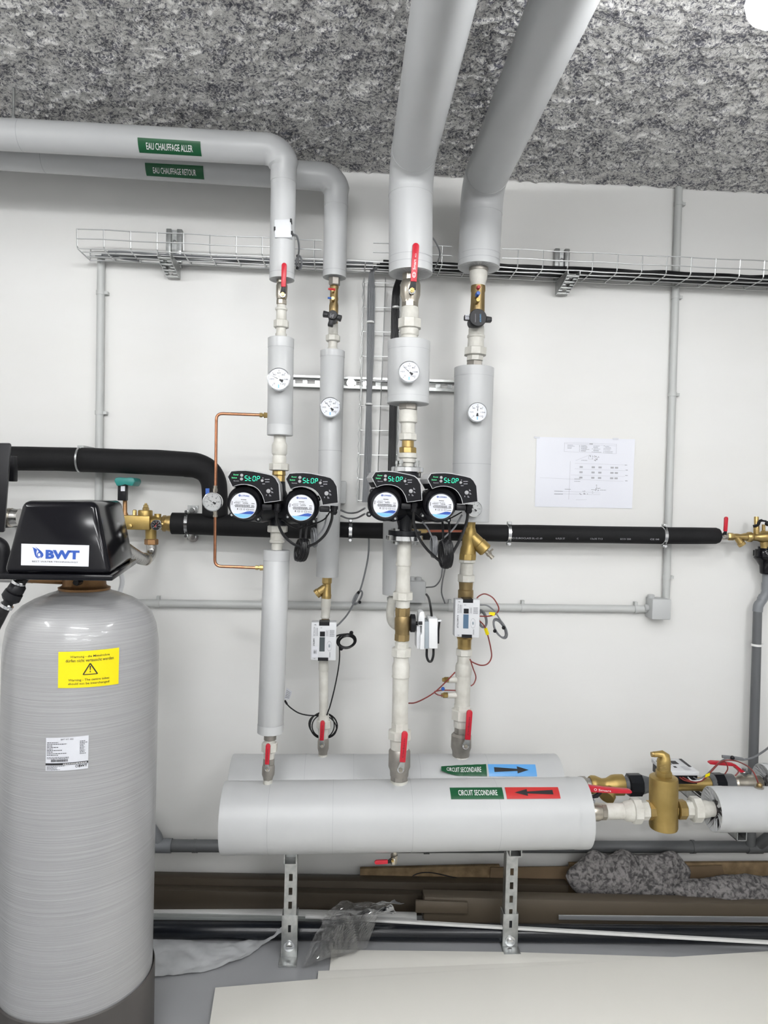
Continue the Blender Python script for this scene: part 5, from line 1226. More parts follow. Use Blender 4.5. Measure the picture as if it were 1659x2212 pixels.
F = pixF((261, 1050), (270, 1050), (270, 1061), (261, 1061), YP-.036); sheet(F, 'stem_label', 'label_white', t, .0008)
q = lambda x, y: P(x, y, YP-.05)
MB().prism([q(246, 1038), q(249, 1032), q(260, 1031), q(270, 1032.5), q(282, 1031), q(289, 1033), q(291.5, 1040), q(286, 1050), q(278, 1049), q(269, 1046), q(260, 1049), q(252, 1050)], V(0, .09, 0)).build('handle', 'teal', t, bevel=.004, label='teal plastic handle')
MB().lathe(P(282, 1136, YP-.045), V(0, -1, 0), [(0, 5*k), (.01, 5*k), (.012, 3*k)], 8).build('block_bolt', 'brass_gold', t)
gauge('pressure_gauge', 'tiny black faced gauge on the brass backflow unit', 338.5, 1134, 11.5, YP-.075, 60, m='black', style=2, blue=False, back=.05)
# steel elbow and corrugated hose towards the softener
t = thing('steel_hose', 'stainless steel elbow and corrugated hose running behind the softener head', 'hose', P(315, 1222, -.2))
pts = spline([P(327, 1176, YP), P(327.5, 1190, YP-.002), P(323, 1203, YP-.02), P(314, 1209, YP-.05)], 8)
MB().tube(pts, [11.2*k]*len(pts), 20).build('elbow', 'steel', t)
pts = spline([P(316, 1208, YP-.045), P(304, 1206, YP-.09), P(288, 1197, YP-.17), P(268, 1184, YP-.30), P(245, 1172, YP-.42)], 14)
MB().tube(pts, [12.6*k*(1+.05*math.cos(i*2.1)) for i in range(len(pts))], 20).build('corrugated_hose', 'steel', t)
A, d = pts[2], pts[3]-pts[0]; MB().lathe(A, d, [(-.006, 13.6*k), (.004, 13.6*k)], 24).build('hose_collar', 'nickel', t)

# ------------------------------------------------------------------ diagram on the wall
t = thing('wall_diagram', 'laminated sheet with a piping diagram taped on the wall', 'paper', P(1262, 1098, -.001))
F = pixF((1159, 944), (1371, 949), (1364.5, 1098.5), (1155, 1094.5), -.0004)
st = MB().grid(lambda u, v: F(u, v, .0015+.004*(u > .93)*(u-.93)*8+.0015*math.sin(u*7)*math.sin(v*5)**2), 20, 12).build('sheet', 'paper', t)
G = lambda u, v, off=0.: F(u, v, off+.0015+.004*(u > .93)*(u-.93)*8+.0015*math.sin(u*7)*math.sin(v*5)**2)
q = lambda x, y: ((x-60)/1465., 1-(y-100)/1040.)
I = Ink(); w_ = .0022
def ln(a, b, w=w_): I.line(q(*a), q(*b), w)
for a, b in (((480, 172), (1258, 180)), ((480, 190), (1258, 205)), ((475, 172), (475, 310)), ((475, 308), (1255, 322)), ((1255, 180), (1255, 322)), ((572, 450), (565, 1020)), ((120, 705), (1380, 735)), ((640, 480), (1420, 488)),
             ((640, 562), (1400, 575)), ((580, 655), (1400, 660)), ((650, 440), (830, 360)), ((842, 352), (905, 352)), ((842, 352), (842, 412)), ((842, 412), (905, 415)), ((905, 352), (905, 415)), ((345, 900), (930, 908)), ((350, 940), (1040, 942)), ((930, 915), (1040, 917)), ((670, 1024), (835, 1018))): ln(a, b)
I.build('thin_lines', G, 'ink_soft', st, .0006, 20, 12)
I = Ink()
def sc(x0, x1, y, h=6): a = q(x0, y); b = q(x1, y); I.scribble(a[0], b[0], a[1], h/1040., (.004, .012))
sc(850, 900, 190, 10)
for x, ys in ((520, (212, 228, 244, 260)), (725, (215, 230, 244, 258, 272, 286, 300)), (910, (218, 232, 246, 262, 278, 292, 308)), (1085, (220, 236, 252, 272, 294, 314))):
    for y in ys: sc(x, x+random.uniform(60, 125), y, 5)
for x, ys in ((698, (220, 240, 270, 298)), (890, (262, 308)), (1066, (215, 250, 270, 294, 314))):
    for y in ys: sc(x, x+9, y, 9)
for x, y in ((1390, 494), (1405, 570), (1405, 650), (1405, 730)): sc(x, x+34, y, 8)
for x, y in ((735, 436), (640, 716), (640, 752), (500, 874), (900, 872), (1035, 874)): sc(x, x+90, y, 6)
for x in range(345, 450, 26): sc(x, x+24, 905); sc(x, x+24, 948)
for _ in range(46):
    x, y = random.choice(((random.uniform(570, 930), random.uniform(895, 955)), (random.uniform(920, 990), random.uniform(355, 440)), (random.uniform(945, 1020), random.uniform(800, 900)), (random.uniform(845, 905), random.uniform(360, 410))))
    sc(x, x+random.uniform(6, 20), y, random.uniform(4, 10))
I.build('diagram_symbols', G, 'ink_grey', st, .0008, 20, 12)
I = Ink()
for y in (520, 598, 678):
    for x in (712, 893, 995, 1177, 1243): a, b = q(x, y+26), q(x+48, y); I.rect(a[0], a[1], b[0], b[1])
I.build('diagram_boxes', G, 'ink_soft', st, .0008, 20, 12)
for px, py in ((1160, 945), (1330, 948)):
    c = P(px, py, -.003); MB().box(c-V(.012, 0, .004), c+V(.012, .001, .004)).build('tape', 'label_white', t)

# ------------------------------------------------------------------ water softener
from mathutils import noise as mn
YT = -.85
Rt = Riser(YT, [(177, 1260), (171, 2212)])
ct = Rt.pt(1700); rt = 156*mpp(ct); zboot = P(338, 2064, YT+.06)[2]
T = thing('water_softener', 'tall grey softener tank with black plastic head and BWT label', 'water softener', (ct[0], YT, 0))
def ztk(py): return Rt.pt(py)[2]
prof = [(zboot-.05, rt)]+[(ztk(py), r*mpp(ct)) for py, r in ((1900, 156), (1600, 156), (1412, 156), (1384, 154.5), (1350, 149), (1324, 139), (1306, 122), (1293, 100), (1282, 74), (1276, 56), (1272, 50))]
MB().lathe(V(ct[0], YT, 0), V(0, 0, 1), prof, 96).build('tank', 'tank', T, sharp=1.2)
MB().lathe(V(ct[0], YT, 0), V(0, 0, 1), [(.001, rt*.98), (.01, rt+.008), (zboot-.004, rt+.007), (zboot, rt+.004), (zboot-.012, rt+.0005)], 80).build('base_boot', 'boot', T)
k = mpp(ct)
neck = MB().lathe(V(ct[0], YT, 0), V(0, 0, 1), [(ztk(1273), 52*k), (ztk(1268), 53*k), (ztk(1266), 47*k), (ztk(1262), 44*k), (ztk(1238), 42*k)], 40).build('bronze_neck', 'bronze', T)
MB().tube([P(150, 1254, YT), P(105, 1253, YT-.02), P(70, 1250, YT-.02), P(40, 1247, YT-.02)], [9*k, 8*k, 9.5*k, 9*k], 16).build('side_port', 'bronze', T)
c = P(172, 1256, YT-.055); MB().lathe(c, V(0, -1, 0), [(0, 8*k), (.02, 8*k), (.03, 6*k)], 8).build('injector_plug', 'black', T)
FBL, FBR, FTR, FTL = P(3, 1240, -1.06), P(240, 1243, -1.06), P(208, 1083, -1.03), P(46, 1081, -1.03)
BBR, BTR = P(290, 1209, -.70), P(264, 1081, -.72); mx = (FBL[0]+FBR[0])/2
BBL, BTL = V(2*mx-BBR[0], BBR[1], BBR[2]), V(2*mx-BTR[0], BTR[1], BTR[2])
hd = MB().hexa([FBL, FBR, FTR, FTL], [BBL, BBR, BTR, BTL]).build('head_cover', 'blackgloss', T, bevel=.018, bseg=4, sharp=1.0)
o = .006; dn = V(0, 0, -.016)
lip = [FBL+V(-o, -o, .002), FBR+V(o, -o, .002), BBR+V(o, o, .002), BBL+V(-o, o, .002)]
MB().hexa([lip[0]+dn, lip[1]+dn, lip[1], lip[0]], [lip[3]+dn, lip[2]+dn, lip[2], lip[3]]).build('cover_lip', 'blackgloss', T, bevel=.004)
nrm = np.cross(FBR-FBL, FTL-FBL); nrm /= np.linalg.norm(nrm)
def fp(px, py):
    d = ray(px, py); return CAM+d*(((FBL-CAM)@nrm)/(d@nrm))
F = planeF(fp(45.5, 1221), fp(191.5, 1224), fp(193, 1178), fp(46.5, 1174.5))
st = sheet(F, 'brand_plate', 'label_white', T, .0008, label='white plate with blue BWT lettering')
I = Ink().text('BWT', .36, .32, .86, .74, .055)
I.poly([(.16, .86), (.175, .80), (.19, .62), (.20, .50), (.215, .40), (.245, .34), (.275, .33), (.255, .36), (.235, .42), (.225, .52), (.225, .64), (.235, .74), (.205, .80), (.18, .83)])
I.poly([(.20, .88), (.225, .83), (.26, .76), (.30, .66), (.325, .56), (.33, .48), (.315, .40), (.285, .34), (.295, .42), (.30, .50), (.285, .58), (.262, .62), (.25, .70), (.225, .80)])
I.ring(.265, .50, .033, .13, .38, 16); I.build('brand_lettering', F, 'ink_blue', st, .0014)
Ink().text('BEST WATER TECHNOLOGY', .165, .155, .845, .225).build('motto', F, 'ink', st, .0014)
# tank stickers
Ct = Cyl(V(ct[0], YT, 0), V(ct[0], YT, 1), rt)
F = Ct.F((126.5, 1408), (257, 1398.5), (255.5, 1477), (125.5, 1486))
st = sheet(F, 'warning_label', 'yellow', T, .0012, 12, 1, 'yellow warning label with triangle')
I = Ink().text('Warnung - die Mittelrohre', .19, .805, .83, .885, .006).text('dürfen nicht vertauscht werden', .12, .705, .90, .79, .006)
I.text('Warning - The centre tubes', .165, .165, .83, .245, .006).text('should not be interchanged', .165, .065, .83, .145, .006)
a, b, c = (.51, .655), (.40, .355), (.63, .355)
for p, q in ((a, b), (b, c), (c, a)): I.line(p, q, .022)
I.poly([(.50, .585), (.525, .585), (.517, .46), (.508, .46)]).disc(.5125, .425, .011, .016, 10)
I.build('warning_print', F, 'ink', st, .0020, 24, 0)
F = Ct.F((100, 1593.5), (191.5, 1588), (190, 1659), (99, 1665))
st = sheet(F, 'data_label', 'label_white', T, .0012, 12, 1, 'white data label with barcode')
I = Ink().text('BWT WT 1852', .36, .92, .65, .965).rect(0, .17, 1, .235).text('BWT', .78, .07, .98, .15, .03).ring(.735, .11, .03, .04, .35, 12)
for j in range(9): I.scribble(.03, random.choice((.17, .3, .4, .5)), .845-.047*j, .018, (.02, .06)); I.scribble(.80, random.uniform(.88, .98), .845-.047*j, .018, (.02, .05))
for j in range(2): I.scribble(.03, .55, .40-.035*j, .014, (.02, .06))
for j in range(4): I.scribble(.03, random.uniform(.25, .55), .135-.035*j, .013, (.02, .06))
x = .13
while x < .53: w = random.choice((.004, .008, .012)); I.rect(x, .27, x+w, .345); x += w+.006
I.build('data_print', F, 'ink', st, .0020, 16, 0)
Ink().scribble(.42, .97, .19, .022, (.02, .06)).build('data_print_white', F, 'ink_white', st, .0026, 16, 0)
# brine hose
t = thing('brine_hose', 'black hose with screw coupling and wire clamps at left of the softener tank', 'hose', V(P(-60, 1400, -1.02)[0], -1.02, 0))
hp = [P(54, 1246, -1.0), P(44, 1258, -1.02), P(22, 1294, -1.02), P(0, 1335, -1.02), P(-18, 1378, -1.01), P(-45, 1500, -1.0), P(-65, 1800, -1.0)]
e = P(-70, 2100, -1.0); hp.append(V(e[0], e[1], .012))
pts = spline(hp, 6); MB().tube(pts, .0135, 14).build('hose', 'cable_black', t)
A, B = P(42, 1261, -1.02), P(20, 1297, -1.02); d = B-A; L = np.linalg.norm(d)
MB().lathe(A, d, [(0, .016), (.006, .021), (L*.42, .022), (L*.44, .018), (L*.50, .018), (L*.52, .024), (L*.85, .025), (L, .019)], 12).build('coupling', 'black', t)
for x, y in ((40, 1260), (14, 1309)):
    c = P(x, y, -1.02); MB().lathe(c, d, [(-.004, .0175), (.004, .0175)], 16).build('hose_clamp', 'chrome', t)
    MB().ball(c+V(.012, -.012, .0), .005, 8, 5).build('clamp_screw', 'chrome', t)
cable('overflow_tube', [(252, 1226, -.62), (261, 1240, -.6), (264, 1255, -.6), (260, 1275, -.6), (250, 1300, -.62)], .008, 'white_soft', 'pale plastic tube hanging behind the softener head', 'tube')

# things cut off at the left edge
t = thing('black_cabinet', 'black cabinet side cut off by the left edge beside the softener head', 'cabinet', P(-60, 1148, -.4))
a = [P(-150, 1150, -.62), P(9, 1150, -.62), P(23, 957, -.62), P(-150, 955, -.62)]
MB().hexa(a, [p+V(-.02, .05, 0) for p in a]).build('cabinet_body', 'black', t, bevel=.004)
MB().box(a[3]+V(-.02, .04, -.29), V(a[3][0]+.03, -.0005, a[3][2]-.25)).build('wall_arm', 'black', t)
a = [P(17, 1040, -.45), P(30, 1040, -.45), P(31, 985, -.45), P(17, 985, -.45)]
MB().hexa(a, [p+V(0, .03, 0) for p in a]).build('side_tab', 'black', t, bevel=.003)
p = P(23, 979, -.455); MB().box(p-V(.002, .001, .007), p+V(.002, .001, .007)).build('tab_screw', 'chrome', t)
Hs = Run(-.15, [(-300, 1116), (40, 1118)])
t = thing('steel_pipe', 'ribbed stainless pipe between the black cabinet and the softener head', 'pipe', Hs.pt(0)-V(0, 0, .04))
MB().hl(Hs, [(-300+i*7, 19.5 if i % 2 else 18.2) for i in range(50)], 24).build('ribbed_pipe', 'steel', t)
MB().hl(Hs, [(18, 20.5), (26, 20.5)], 24).build('collar', 'nickel', t)
t = thing('steel_pipe', 'thin steel pipe at the left edge just under the softener head', 'pipe', P(0, 1262, -.75))
MB().tube([P(-160, 1247, -.75), P(0, 1249, -.75), P(70, 1251, -.78)], .013, 16).build('pipe', 'steel', t)
cable('ribbed_hose', [(-60, 1165, -.62), (-10, 1172, -.62), (6, 1190, -.62), (4, 1240, -.62)], .022, 'black', 'black hose bulging past the left edge beside the softener head', 'hose', n=6, sides=14)

# ------------------------------------------------------------------ manifold supports
def strut_support(label, px, pyf, slots, bolt_y, ytop, brk):
    f = PZ(px, pyf-6, 0); Yl = f[1]; x = f[0]; w = .0205
    zt = min(mfA[2], mfB[2])-mfr-.002
    R = Riser(Yl, [(px-1, 1800), (px, pyf)]); z = lambda py: P(px, py, Yl)[2]
    t = thing('strut_support', label, 'support', (x, Yl, 0))
    z0, z1 = z(brk)-.02, zt-.003
    # upright channel: slotted face towards the viewer, two sides
    ys = [z(s) for s in slots]; edges = [z0]; face = MB(); hw, hl = .0065, .013
    for yy in sorted(ys): edges += [yy-hl, yy+hl]
    edges.append(z1)
    face.box(V(x-w, Yl-.0015, z0), V(x-hw, Yl+.0015, z1)); face.box(V(x+hw, Yl-.0015, z0), V(x+w, Yl+.0015, z1))
    for i in range(0, len(edges), 2):
        if edges[i+1] > edges[i]: face.box(V(x-hw, Yl-.0015, edges[i]), V(x+hw, Yl+.0015, edges[i+1]))
    face.build('slotted_face', 'galv', t)
    for s in (-1, 1): MB().box(V(x+s*w-.0015, Yl, z0), V(x+s*w+.0015, Yl+.041, z1)).build('side_wall', 'galv', t)
    # level arm to the wall, open side up
    for s in (-1, 1): MB().box(V(x+s*w-.0018, Yl-.05, zt-.041), V(x+s*w+.0018, -.0005, zt)).build('arm_wall', 'galv', t)
    MB().box(V(x-w, Yl-.05, zt-.042), V(x+w, -.0005, zt-.039)).build('arm_web', 'galv', t)
    for s in (-1, 1): MB().box(V(x+s*(w-.004)-.004, Yl-.05, zt-.002), V(x+s*(w-.004)+.004, -.0005, zt)).build('arm_lip', 'galv', t)
    MB().lathe(V(x, Yl-.003, zt-.055), V(0, -1, 0), [(0, .008), (.006, .008)], 6).build('bolt', 'chrome', t)
    # base shoe
    w2 = .0265; zb = z(brk)+.015
    MB().box(V(x-w2, Yl-.004, .006), V(x+w2, Yl-.001, zb)).build('shoe_face', 'galv', t, bevel=.001)
    for s in (-1, 1): MB().box(V(x+s*w2-.0015, Yl-.004, .006), V(x+s*w2+.0015, Yl+.045, zb)).build('shoe_side', 'galv', t)
    MB().box(V(x-.032, Yl-.05, 0.0005), V(x+.030, Yl+.05, .007)).build('foot_plate', 'galv', t, bevel=.001)
    c = V(x, Yl-.004, z(bolt_y)); MB().lathe(c, V(0, -1, 0), [(0, .019), (.003, .019), (.0032, .011), (.010, .011), (.011, .006)], 18).build('washer_bolt', 'chrome', t)
    MB().box(V(x-.005, Yl-.0052, z(bolt_y)+.05), V(x+.005, Yl-.0035, z(bolt_y)+.075)).build('shoe_slot', 'black', t)
strut_support('galvanised slotted strut support under the left part of the front manifold', 624, 2076, (1895, 1925, 1955), 2042, 1848, 1985)
strut_support('galvanised slotted strut support under the right part of the front manifold', 1101, 2052, (1883, 1913, 1942, 1971), 2031, 1840, 1982)

# drain cock under the front manifold
t = thing('drain_valve', 'tiny drain valve with red lever under the front manifold', 'valve', P(850, 1866, YF))
Rd = Riser(YF, [(853, 1830), (850, 1866)])
MB().vl(Rd, [(1838, 5), (1846, 5.5), (1847, 8), (1862, 8), (1866, 6)], 8).build('valve_body', 'nickel', t)
lever(t, (809, 1864), (838, 1862.5), 4.6, YF-.03, (848, 1858), 'black', None, None, 'brass')

# ------------------------------------------------------------------ front line to the right: valve, air separator, pipe
Hf = Run(YF, [(1262, 1754), (1350, 1752), (1434, 1749), (1600, 1746.5)])
def hstack(Hn, label, pieces, name, cat):
    xs = [q[0] for p in pieces for q in p[2]]; c = Hn.pt((min(xs)+max(xs))/2); t = thing(name, label, cat, c-V(0, 0, .04))
    for nm, m, prof, n in pieces: MB().hl(Hn, prof, n).build(nm, m, t)
    return t
t = hstack(Hf, 'nickel ball valve with level red Smart lever at the right end of the front manifold', [
    ('valve_body', ni, [(1266, 17), (1270, 19), (1290, 19.5), (1298, 17)], 24), ('outlet_hex', ni, nut(1297, 1309, 17.5), 8)], 'ball_valve', 'valve')
q = lambda x, y: P(x, y, YF-.02)
g = MB().prism([q(1256, 1696), q(1264, 1697), (q(1310, 1703.5)), q(1358, 1707), q(1365, 1709), q(1366.5, 1712), q(1363, 1715), q(1330, 1714.5), q(1296, 1713), q(1258, 1711)], V(0, .022, 0)).build('lever_grip', 'red', t, bevel=.003)
F = planeF(q(1283, 1708.5), q(1322, 1711.5), q(1322, 1706), q(1283, 1702)); Ink().text('Smart', .25, .1, .95, .85).ring(.08, .5, .08, .4, .3, 12).build('lettering', F, 'ink_white', g, .001)
MB().prism([q(1296, 1712), q(1302, 1713), q(1292, 1724), q(1270, 1727), q(1268, 1720), q(1284, 1719)], V(0, .012, 0)).build('lever_stem', 'black', t, bevel=.002)
MB().lathe(P(1279, 1738, YF), V(0, 0, 1), [(0, .011), (.020, .011), (.021, .008), (.034, .008)], 8).build('lever_nut', 'chrome', t)
hstack(Hf, 'white painted pipe and union left of the brass air separator', [
    ('pipe', wp, [(1308, 16), (1312, 17), (1346, 16.6)], 22), ('flare', wp, [(1345, 17), (1352, 21), (1366, 22.5)], 22), ('union_nut', wp, nut(1364, 1383, 27), 8), ('hex', wp, nut(1382, 1400, 20), 8)], 'pipe_union', 'pipe fitting')
c0 = Hf.pt(1433.5); k = mpp(c0); Ra = Riser(YF, [(1434, 1600), (1433, 1800)])
t = thing('air_separator', 'big upright brass air separator with bent vent on top', 'air separator', Ra.pt(1790))
MB().vl(Ra, [(1676, 24), (1679, 29), (1682, 29.8), (1784, 29.8), (1788, 28.5), (1790, 24)], 44).build('separator_body', 'brass_gold', t)
MB().vl(Ra, nut(1664, 1680, 18), 6).build('neck_hex', 'brass_gold', t)
MB().vl(Ra, [(1640, 13.6), (1642, 14.2), (1668, 14.2)], 28).build('vent_chamber', 'brass_gold', t)
pts = [P(1434, 1642, YF), P(1434, 1634, YF), P(1429, 1629, YF), P(1420, 1629, YF), P(1412, 1629.5, YF)]
MB().tube(pts, [14*k, 12.5*k, 8.5*k, 6.2*k, 6.0*k], 20).build('vent_elbow', 'brass_gold', t)
MB().tube([P(1414, 1629.3, YF), P(1407, 1629.8, YF)], 5.6*k, 10).build('vent_outlet', 'brass', t)
MB().hl(Hf, nut(1398, 1413, 20.5), 8).build('port_hex', 'brass', t); MB().hl(Hf, nut(1462, 1480, 20.5), 8).build('port_hex', 'brass', t)
MB().hl(Hf, [(1408, 15), (1460, 15)], 20).build('port_pipe', 'brass_gold', t)
F = pixF((1424, 1652), (1443, 1652), (1443, 1666), (1424, 1666), YF-14.4*k); Ink().rect(0, .9, 1, .97).rect(0, .1, 1, .17).scribble(.1, .9, .4, .25, (.06, .12)).build('cast_mark', F, 'brass', t, .0005)
hstack(Hf, 'white painted union right of the brass air separator', [
    ('hex', wp, nut(1479, 1496, 18), 8), ('union_nut', wp, nut(1493, 1512, 27), 8), ('tail', wp, [(1511, 19), (1526, 18), (1533, 16), (1540, 16)], 20)], 'pipe_union', 'pipe fitting')
def right_pipe(Y, Hn, x0, r, label, pocket):
    a = Hn.pt(x0); k = mpp(a); e = V(X1-.002, a[1], a[2]); t = thing('insulated_pipe', label, 'insulated pipe', a+V(.3, 0, -r*k)); rr = r*k
    MB().tube([a, a+V(.002, 0, 0), a+V(.3, 0, 0)], [rr*.97, rr, rr], 48, cap=False).build('jacket', 'jacket', t)
    MB().tube([a+V(.299, 0, 0), a+V(.8, 0, 0), e], rr*1.008, 48).build('jacket', 'jacket', t)
    MB().tube([a+V(.02, 0, 0), a+V(.05, 0, 0)], rr*1.01, 48, cap=False).build('tape_band', 'jacket', t)
    # folded end flaps
    for i in range(26):
        an = 2*math.pi*i/26; e0 = V(0, math.cos(an), math.sin(an)); e1 = V(0, math.cos(an+.22), math.sin(an+.22)); dx = V(random.uniform(.004, .022), 0, 0)
        MB().hexa([a+e0*rr*.97, a+e1*rr*.97, a+e1*rr*.42+dx*2.2, a+e0*rr*.42+dx*1.4], [a+e0*rr*.97+V(.004, 0, 0), a+e1*rr*.97+V(.004, 0, 0), a+e1*rr*.42+dx*2.2+V(.004, 0, 0), a+e0*rr*.42+dx*1.4+V(.004, 0, 0)]).build('end_flap', 'jacket', t)
    MB().tube([a+V(.03, 0, 0), a+V(.12, 0, 0)], rr*.95, 32).build('end_filling', 'wool', t)
    if pocket:
        c = Hn.pt(1638)+V(0, 0, rr); MB().lathe(c-V(0, 0, .004), V(0, 0, 1), [(0, .016), (.006, .016)], 16).build('pocket_rim', 'nickel', t); MB().lathe(c, V(0, -.3, 1), [(0, .010), (.012, .010), (.016, .006)], 6).build('sensor_plug', 'brass_dark', t)
    return t
right_pipe(YF, Hf, 1536, 46.5, 'grey insulated pipe with folded end flaps right of the air separator', True)
Hk = Run(YB, [(1195, 1697), (1380, 1695), (1660, 1693)])
t = hstack(Hk, 'brass strainer and nickel joint at the right end of the back manifold', [
    ('pipe', wp, [(1190, 16), (1245, 16.5), (1252, 15)], 20), ('joint_ring', 'nickel_dull', [(1250, 18), (1254, 19), (1264, 18.5), (1266, 15), (1276, 15)], 20),
    ('strainer_body', 'brass_gold', [(1274, 18), (1278, 20.5), (1286, 20), (1300, 14), (1310, 14.5), (1322, 21), (1330, 22), (1345, 22), (1347, 18)], 24)], 'y_strainer', 'strainer')
A, B = P(1322, 1697, YB), P(1310, 1723, YB-.04); k = mpp(A); d = B-A; L = np.linalg.norm(d); MB().lathe(A, d, [(0, 14*k), (L*.7, 15*k), (L*.72, 17*k), (L, 16.5*k)], 20).build('strainer_branch', 'brass_gold', t)
hstack(Hk, 'dark cast iron union left of the third heat meter on the back line', [
    ('collar', 'pvc', [(1346, 16), (1357, 18)], 20), ('union_nut', 'cast', nut(1355, 1385, 24), 8), ('taper', 'pvc', [(1384, 21), (1402, 16)], 20)], 'iron_union', 'pipe fitting')
hstack(Hk, 'dark cast iron union right of the third heat meter on the back line', [
    ('taper', 'pvc', [(1532, 17), (1540, 22)], 20), ('union_nut', 'cast', nut(1539, 1562, 24), 8), ('collar', 'pvc', [(1561, 22), (1582, 21), (1584, 17)], 20)], 'iron_union', 'pipe fitting')
t = hstack(Hk, 'nickel ball valve with red lever at the far right of the back line', [
    ('valve_body', ni, [(1582, 16), (1588, 19), (1594, 17.5), (1604, 20), (1622, 20), (1632, 17), (1642, 17)], 24)], 'ball_valve', 'valve')
q = lambda x, y: P(x, y, YB-.02)
MB().prism([q(1533, 1648), q(1540, 1645.5), q(1562, 1647), q(1586, 1650.5), q(1590, 1653), q(1584, 1656), q(1545, 1653), q(1534, 1651.5)], V(0, .022, 0)).build('lever_grip', 'red', t, bevel=.003)
MB().prism([q(1585, 1651), q(1590, 1652), q(1602, 1662), q(1610, 1668), q(1600, 1669), q(1592, 1662)], V(0, .010, 0)).build('lever_stem', 'red', t)
MB().lathe(P(1606, 1677, YB), V(0, 0, 1), [(0, .012), (.012, .012), (.013, .017), (.02, .017), (.021, .009), (.034, .009)], 10).build('lever_nut', 'chrome', t)
right_pipe(YB, Hk, 1646, 42, 'grey insulated pipe behind, cut by the right edge of the photo', False)
# third heat meter lying on its pipe
t = thing('heat_meter', 'third heat meter lying face up on the back line behind the air separator', 'meter', P(1470, 1700, YB))
zt = P(1511, 1667, -.33)[2]; xl, xr = P(1441, 1668, -.33)[0], P(1511, 1667, -.33)[0]; dy = .14
F = planeF(V(xl, -.33, zt), V(xr, -.33, zt), V(xr, -.19, zt), V(xl, -.19, zt))
b = MB().box(V(xl, -.33, zt-.016), V(xr, -.19, zt)).build('meter_case', 'white_soft', t, bevel=.003)
MB().box(V(xl+.004, -.325, zt-.05), V(xr-.004, -.195, zt-.016)).build('meter_base', 'black', t, bevel=.002)
for u0, v0, u1, v1, m, nm in ((.03, .52, .42, .78, 'lcd', 'display'), (.46, .55, .66, .78, 'black', 'optical_eye'), (.86, .35, .95, .95, 'black', 'end_clip'), (.38, .28, .46, .38, 'black', 'push_button')):
    MB().hexa([F(u0, v0, .001), F(u1, v0, .001), F(u1, v1, .001), F(u0, v1, .001)], [F(u0, v0, -.001), F(u1, v0, -.001), F(u1, v1, -.001), F(u0, v1, -.001)]).build(nm, m, b)
I = Ink()
for j in range(6): I.scribble(.6, .82, .1+.05*j, .02, (.02, .05))
I.build('print', F, 'ink_soft', b, .0012)
MB().hl(Hk, [(1402, 14), (1420, 16), (1448, 14), (1490, 13), (1520, 15), (1534, 15)], 20).build('flow_tube', 'brass_gold', t)
cp = P(1480, 1690, YB)
# wires of the third meter
Yr = -.34
for i, (x0, y0, m, lb, pth) in enumerate((
    (1468, 1679, 'cable_red', 'first red wire from the third heat meter rising over the right pipe', [(1480, 1686, Yr), (1505, 1690, Yr), (1525, 1680, Yr), (1545, 1655, Yr+.03), (1565, 1643, Yr+.04), (1590, 1644, Yr), (1616, 1656, YF+.05), (1630, 1672, YF), (1638, 1692, YF)]),
    (1474, 1679, 'cable_red', 'second red wire from the third heat meter bending to the red lever valve', [(1490, 1686, Yr), (1512, 1688, Yr), (1535, 1668, Yr), (1555, 1648, Yr+.05), (1567, 1647, Yr+.07), (1572, 1660, YB-.04), (1566, 1672, YB-.05)]),
    (1486, 1679, 'white_soft', 'short white wire of the third heat meter', [(1490, 1683, Yr), (1498, 1687, Yr), (1516, 1684, Yr), (1530, 1674, Yr)]),
    (1498, 1679, 'cable_grey', 'grey wire of the third heat meter rising to the folded grey cable', [(1508, 1683, Yr), (1525, 1674, Yr+.01), (1545, 1655, Yr+.05), (1560, 1642, Yr+.08), (1575, 1637, Yr+.1)]))):
    cable('meter_wire', [(x0, y0, -.325)]+pth, .0026, m, lb, 'wire')
MB().hexa([P(1523, 1680, Yr-.006), P(1533, 1676, Yr-.006), P(1534, 1669, Yr-.006), P(1524, 1673, Yr-.006)], [P(1523, 1680, Yr+.008), P(1533, 1676, Yr+.008), P(1534, 1669, Yr+.008), P(1524, 1673, Yr+.008)]).single('wire_tag', 'yellow', 'yellow tag on the red wires of the third heat meter', 'tag')
cable('meter_wire', [(1584, 1655, YB-.05), (1595, 1666, YB-.06), (1588, 1676, YB-.06)], .0026, 'cable_red', 'short dark red wire below the far right red lever', 'wire')
bx = thing('cable_bundle', 'flat folded grey cable above the far right red lever', 'cable', P(1582, 1645, Yr+.1))
for i in range(3): MB().tube(spline([P(1560, 1633+i, Yr+.1), P(1575, 1634.5+i*1.5, Yr+.1), P(1600, 1638+i*1.5, Yr+.1), P(1607, 1641, Yr+.1)], 5), .0045, 8).build('cable_fold', 'cable_grey', bx)
MB().ball(P(1582, 1637, Yr+.095), .009, 8, 5).build('cable_tie', 'black', bx)
cable('signal_cable', [(1606, 1641, Yr+.1), (1625, 1637, Yr+.12), (1648, 1624, Yr+.1), (1680, 1600, Yr+.05), (1720, 1580, Yr)], .0042, 'cable_grey', 'grey cable leaving the photo at the right edge above the far pipe')
# strut arm under the right pipe
t = thing('wall_bracket', 'galvanised channel arm end under the right insulated pipe', 'bracket', P(1603, 1818, -.5))
a, b = P(1592, 1817, -.52), P(1614, 1791, -.52)
for nm, lo, hi in (('channel_wall', V(a[0], -.52, a[2]), V(a[0]+.003, -.0005, b[2])), ('channel_wall', V(b[0]-.003, -.52, a[2]), V(b[0], -.0005, b[2])), ('channel_web', V(a[0], -.52, a[2]), V(b[0], -.0005, a[2]+.003)),
                   ('channel_lip', V(a[0], -.52, b[2]-.002), V(a[0]+.009, -.0005, b[2])), ('channel_lip', V(b[0]-.009, -.52, b[2]-.002), V(b[0], -.0005, b[2]))): MB().box(lo, hi).build(nm, 'galv', t)

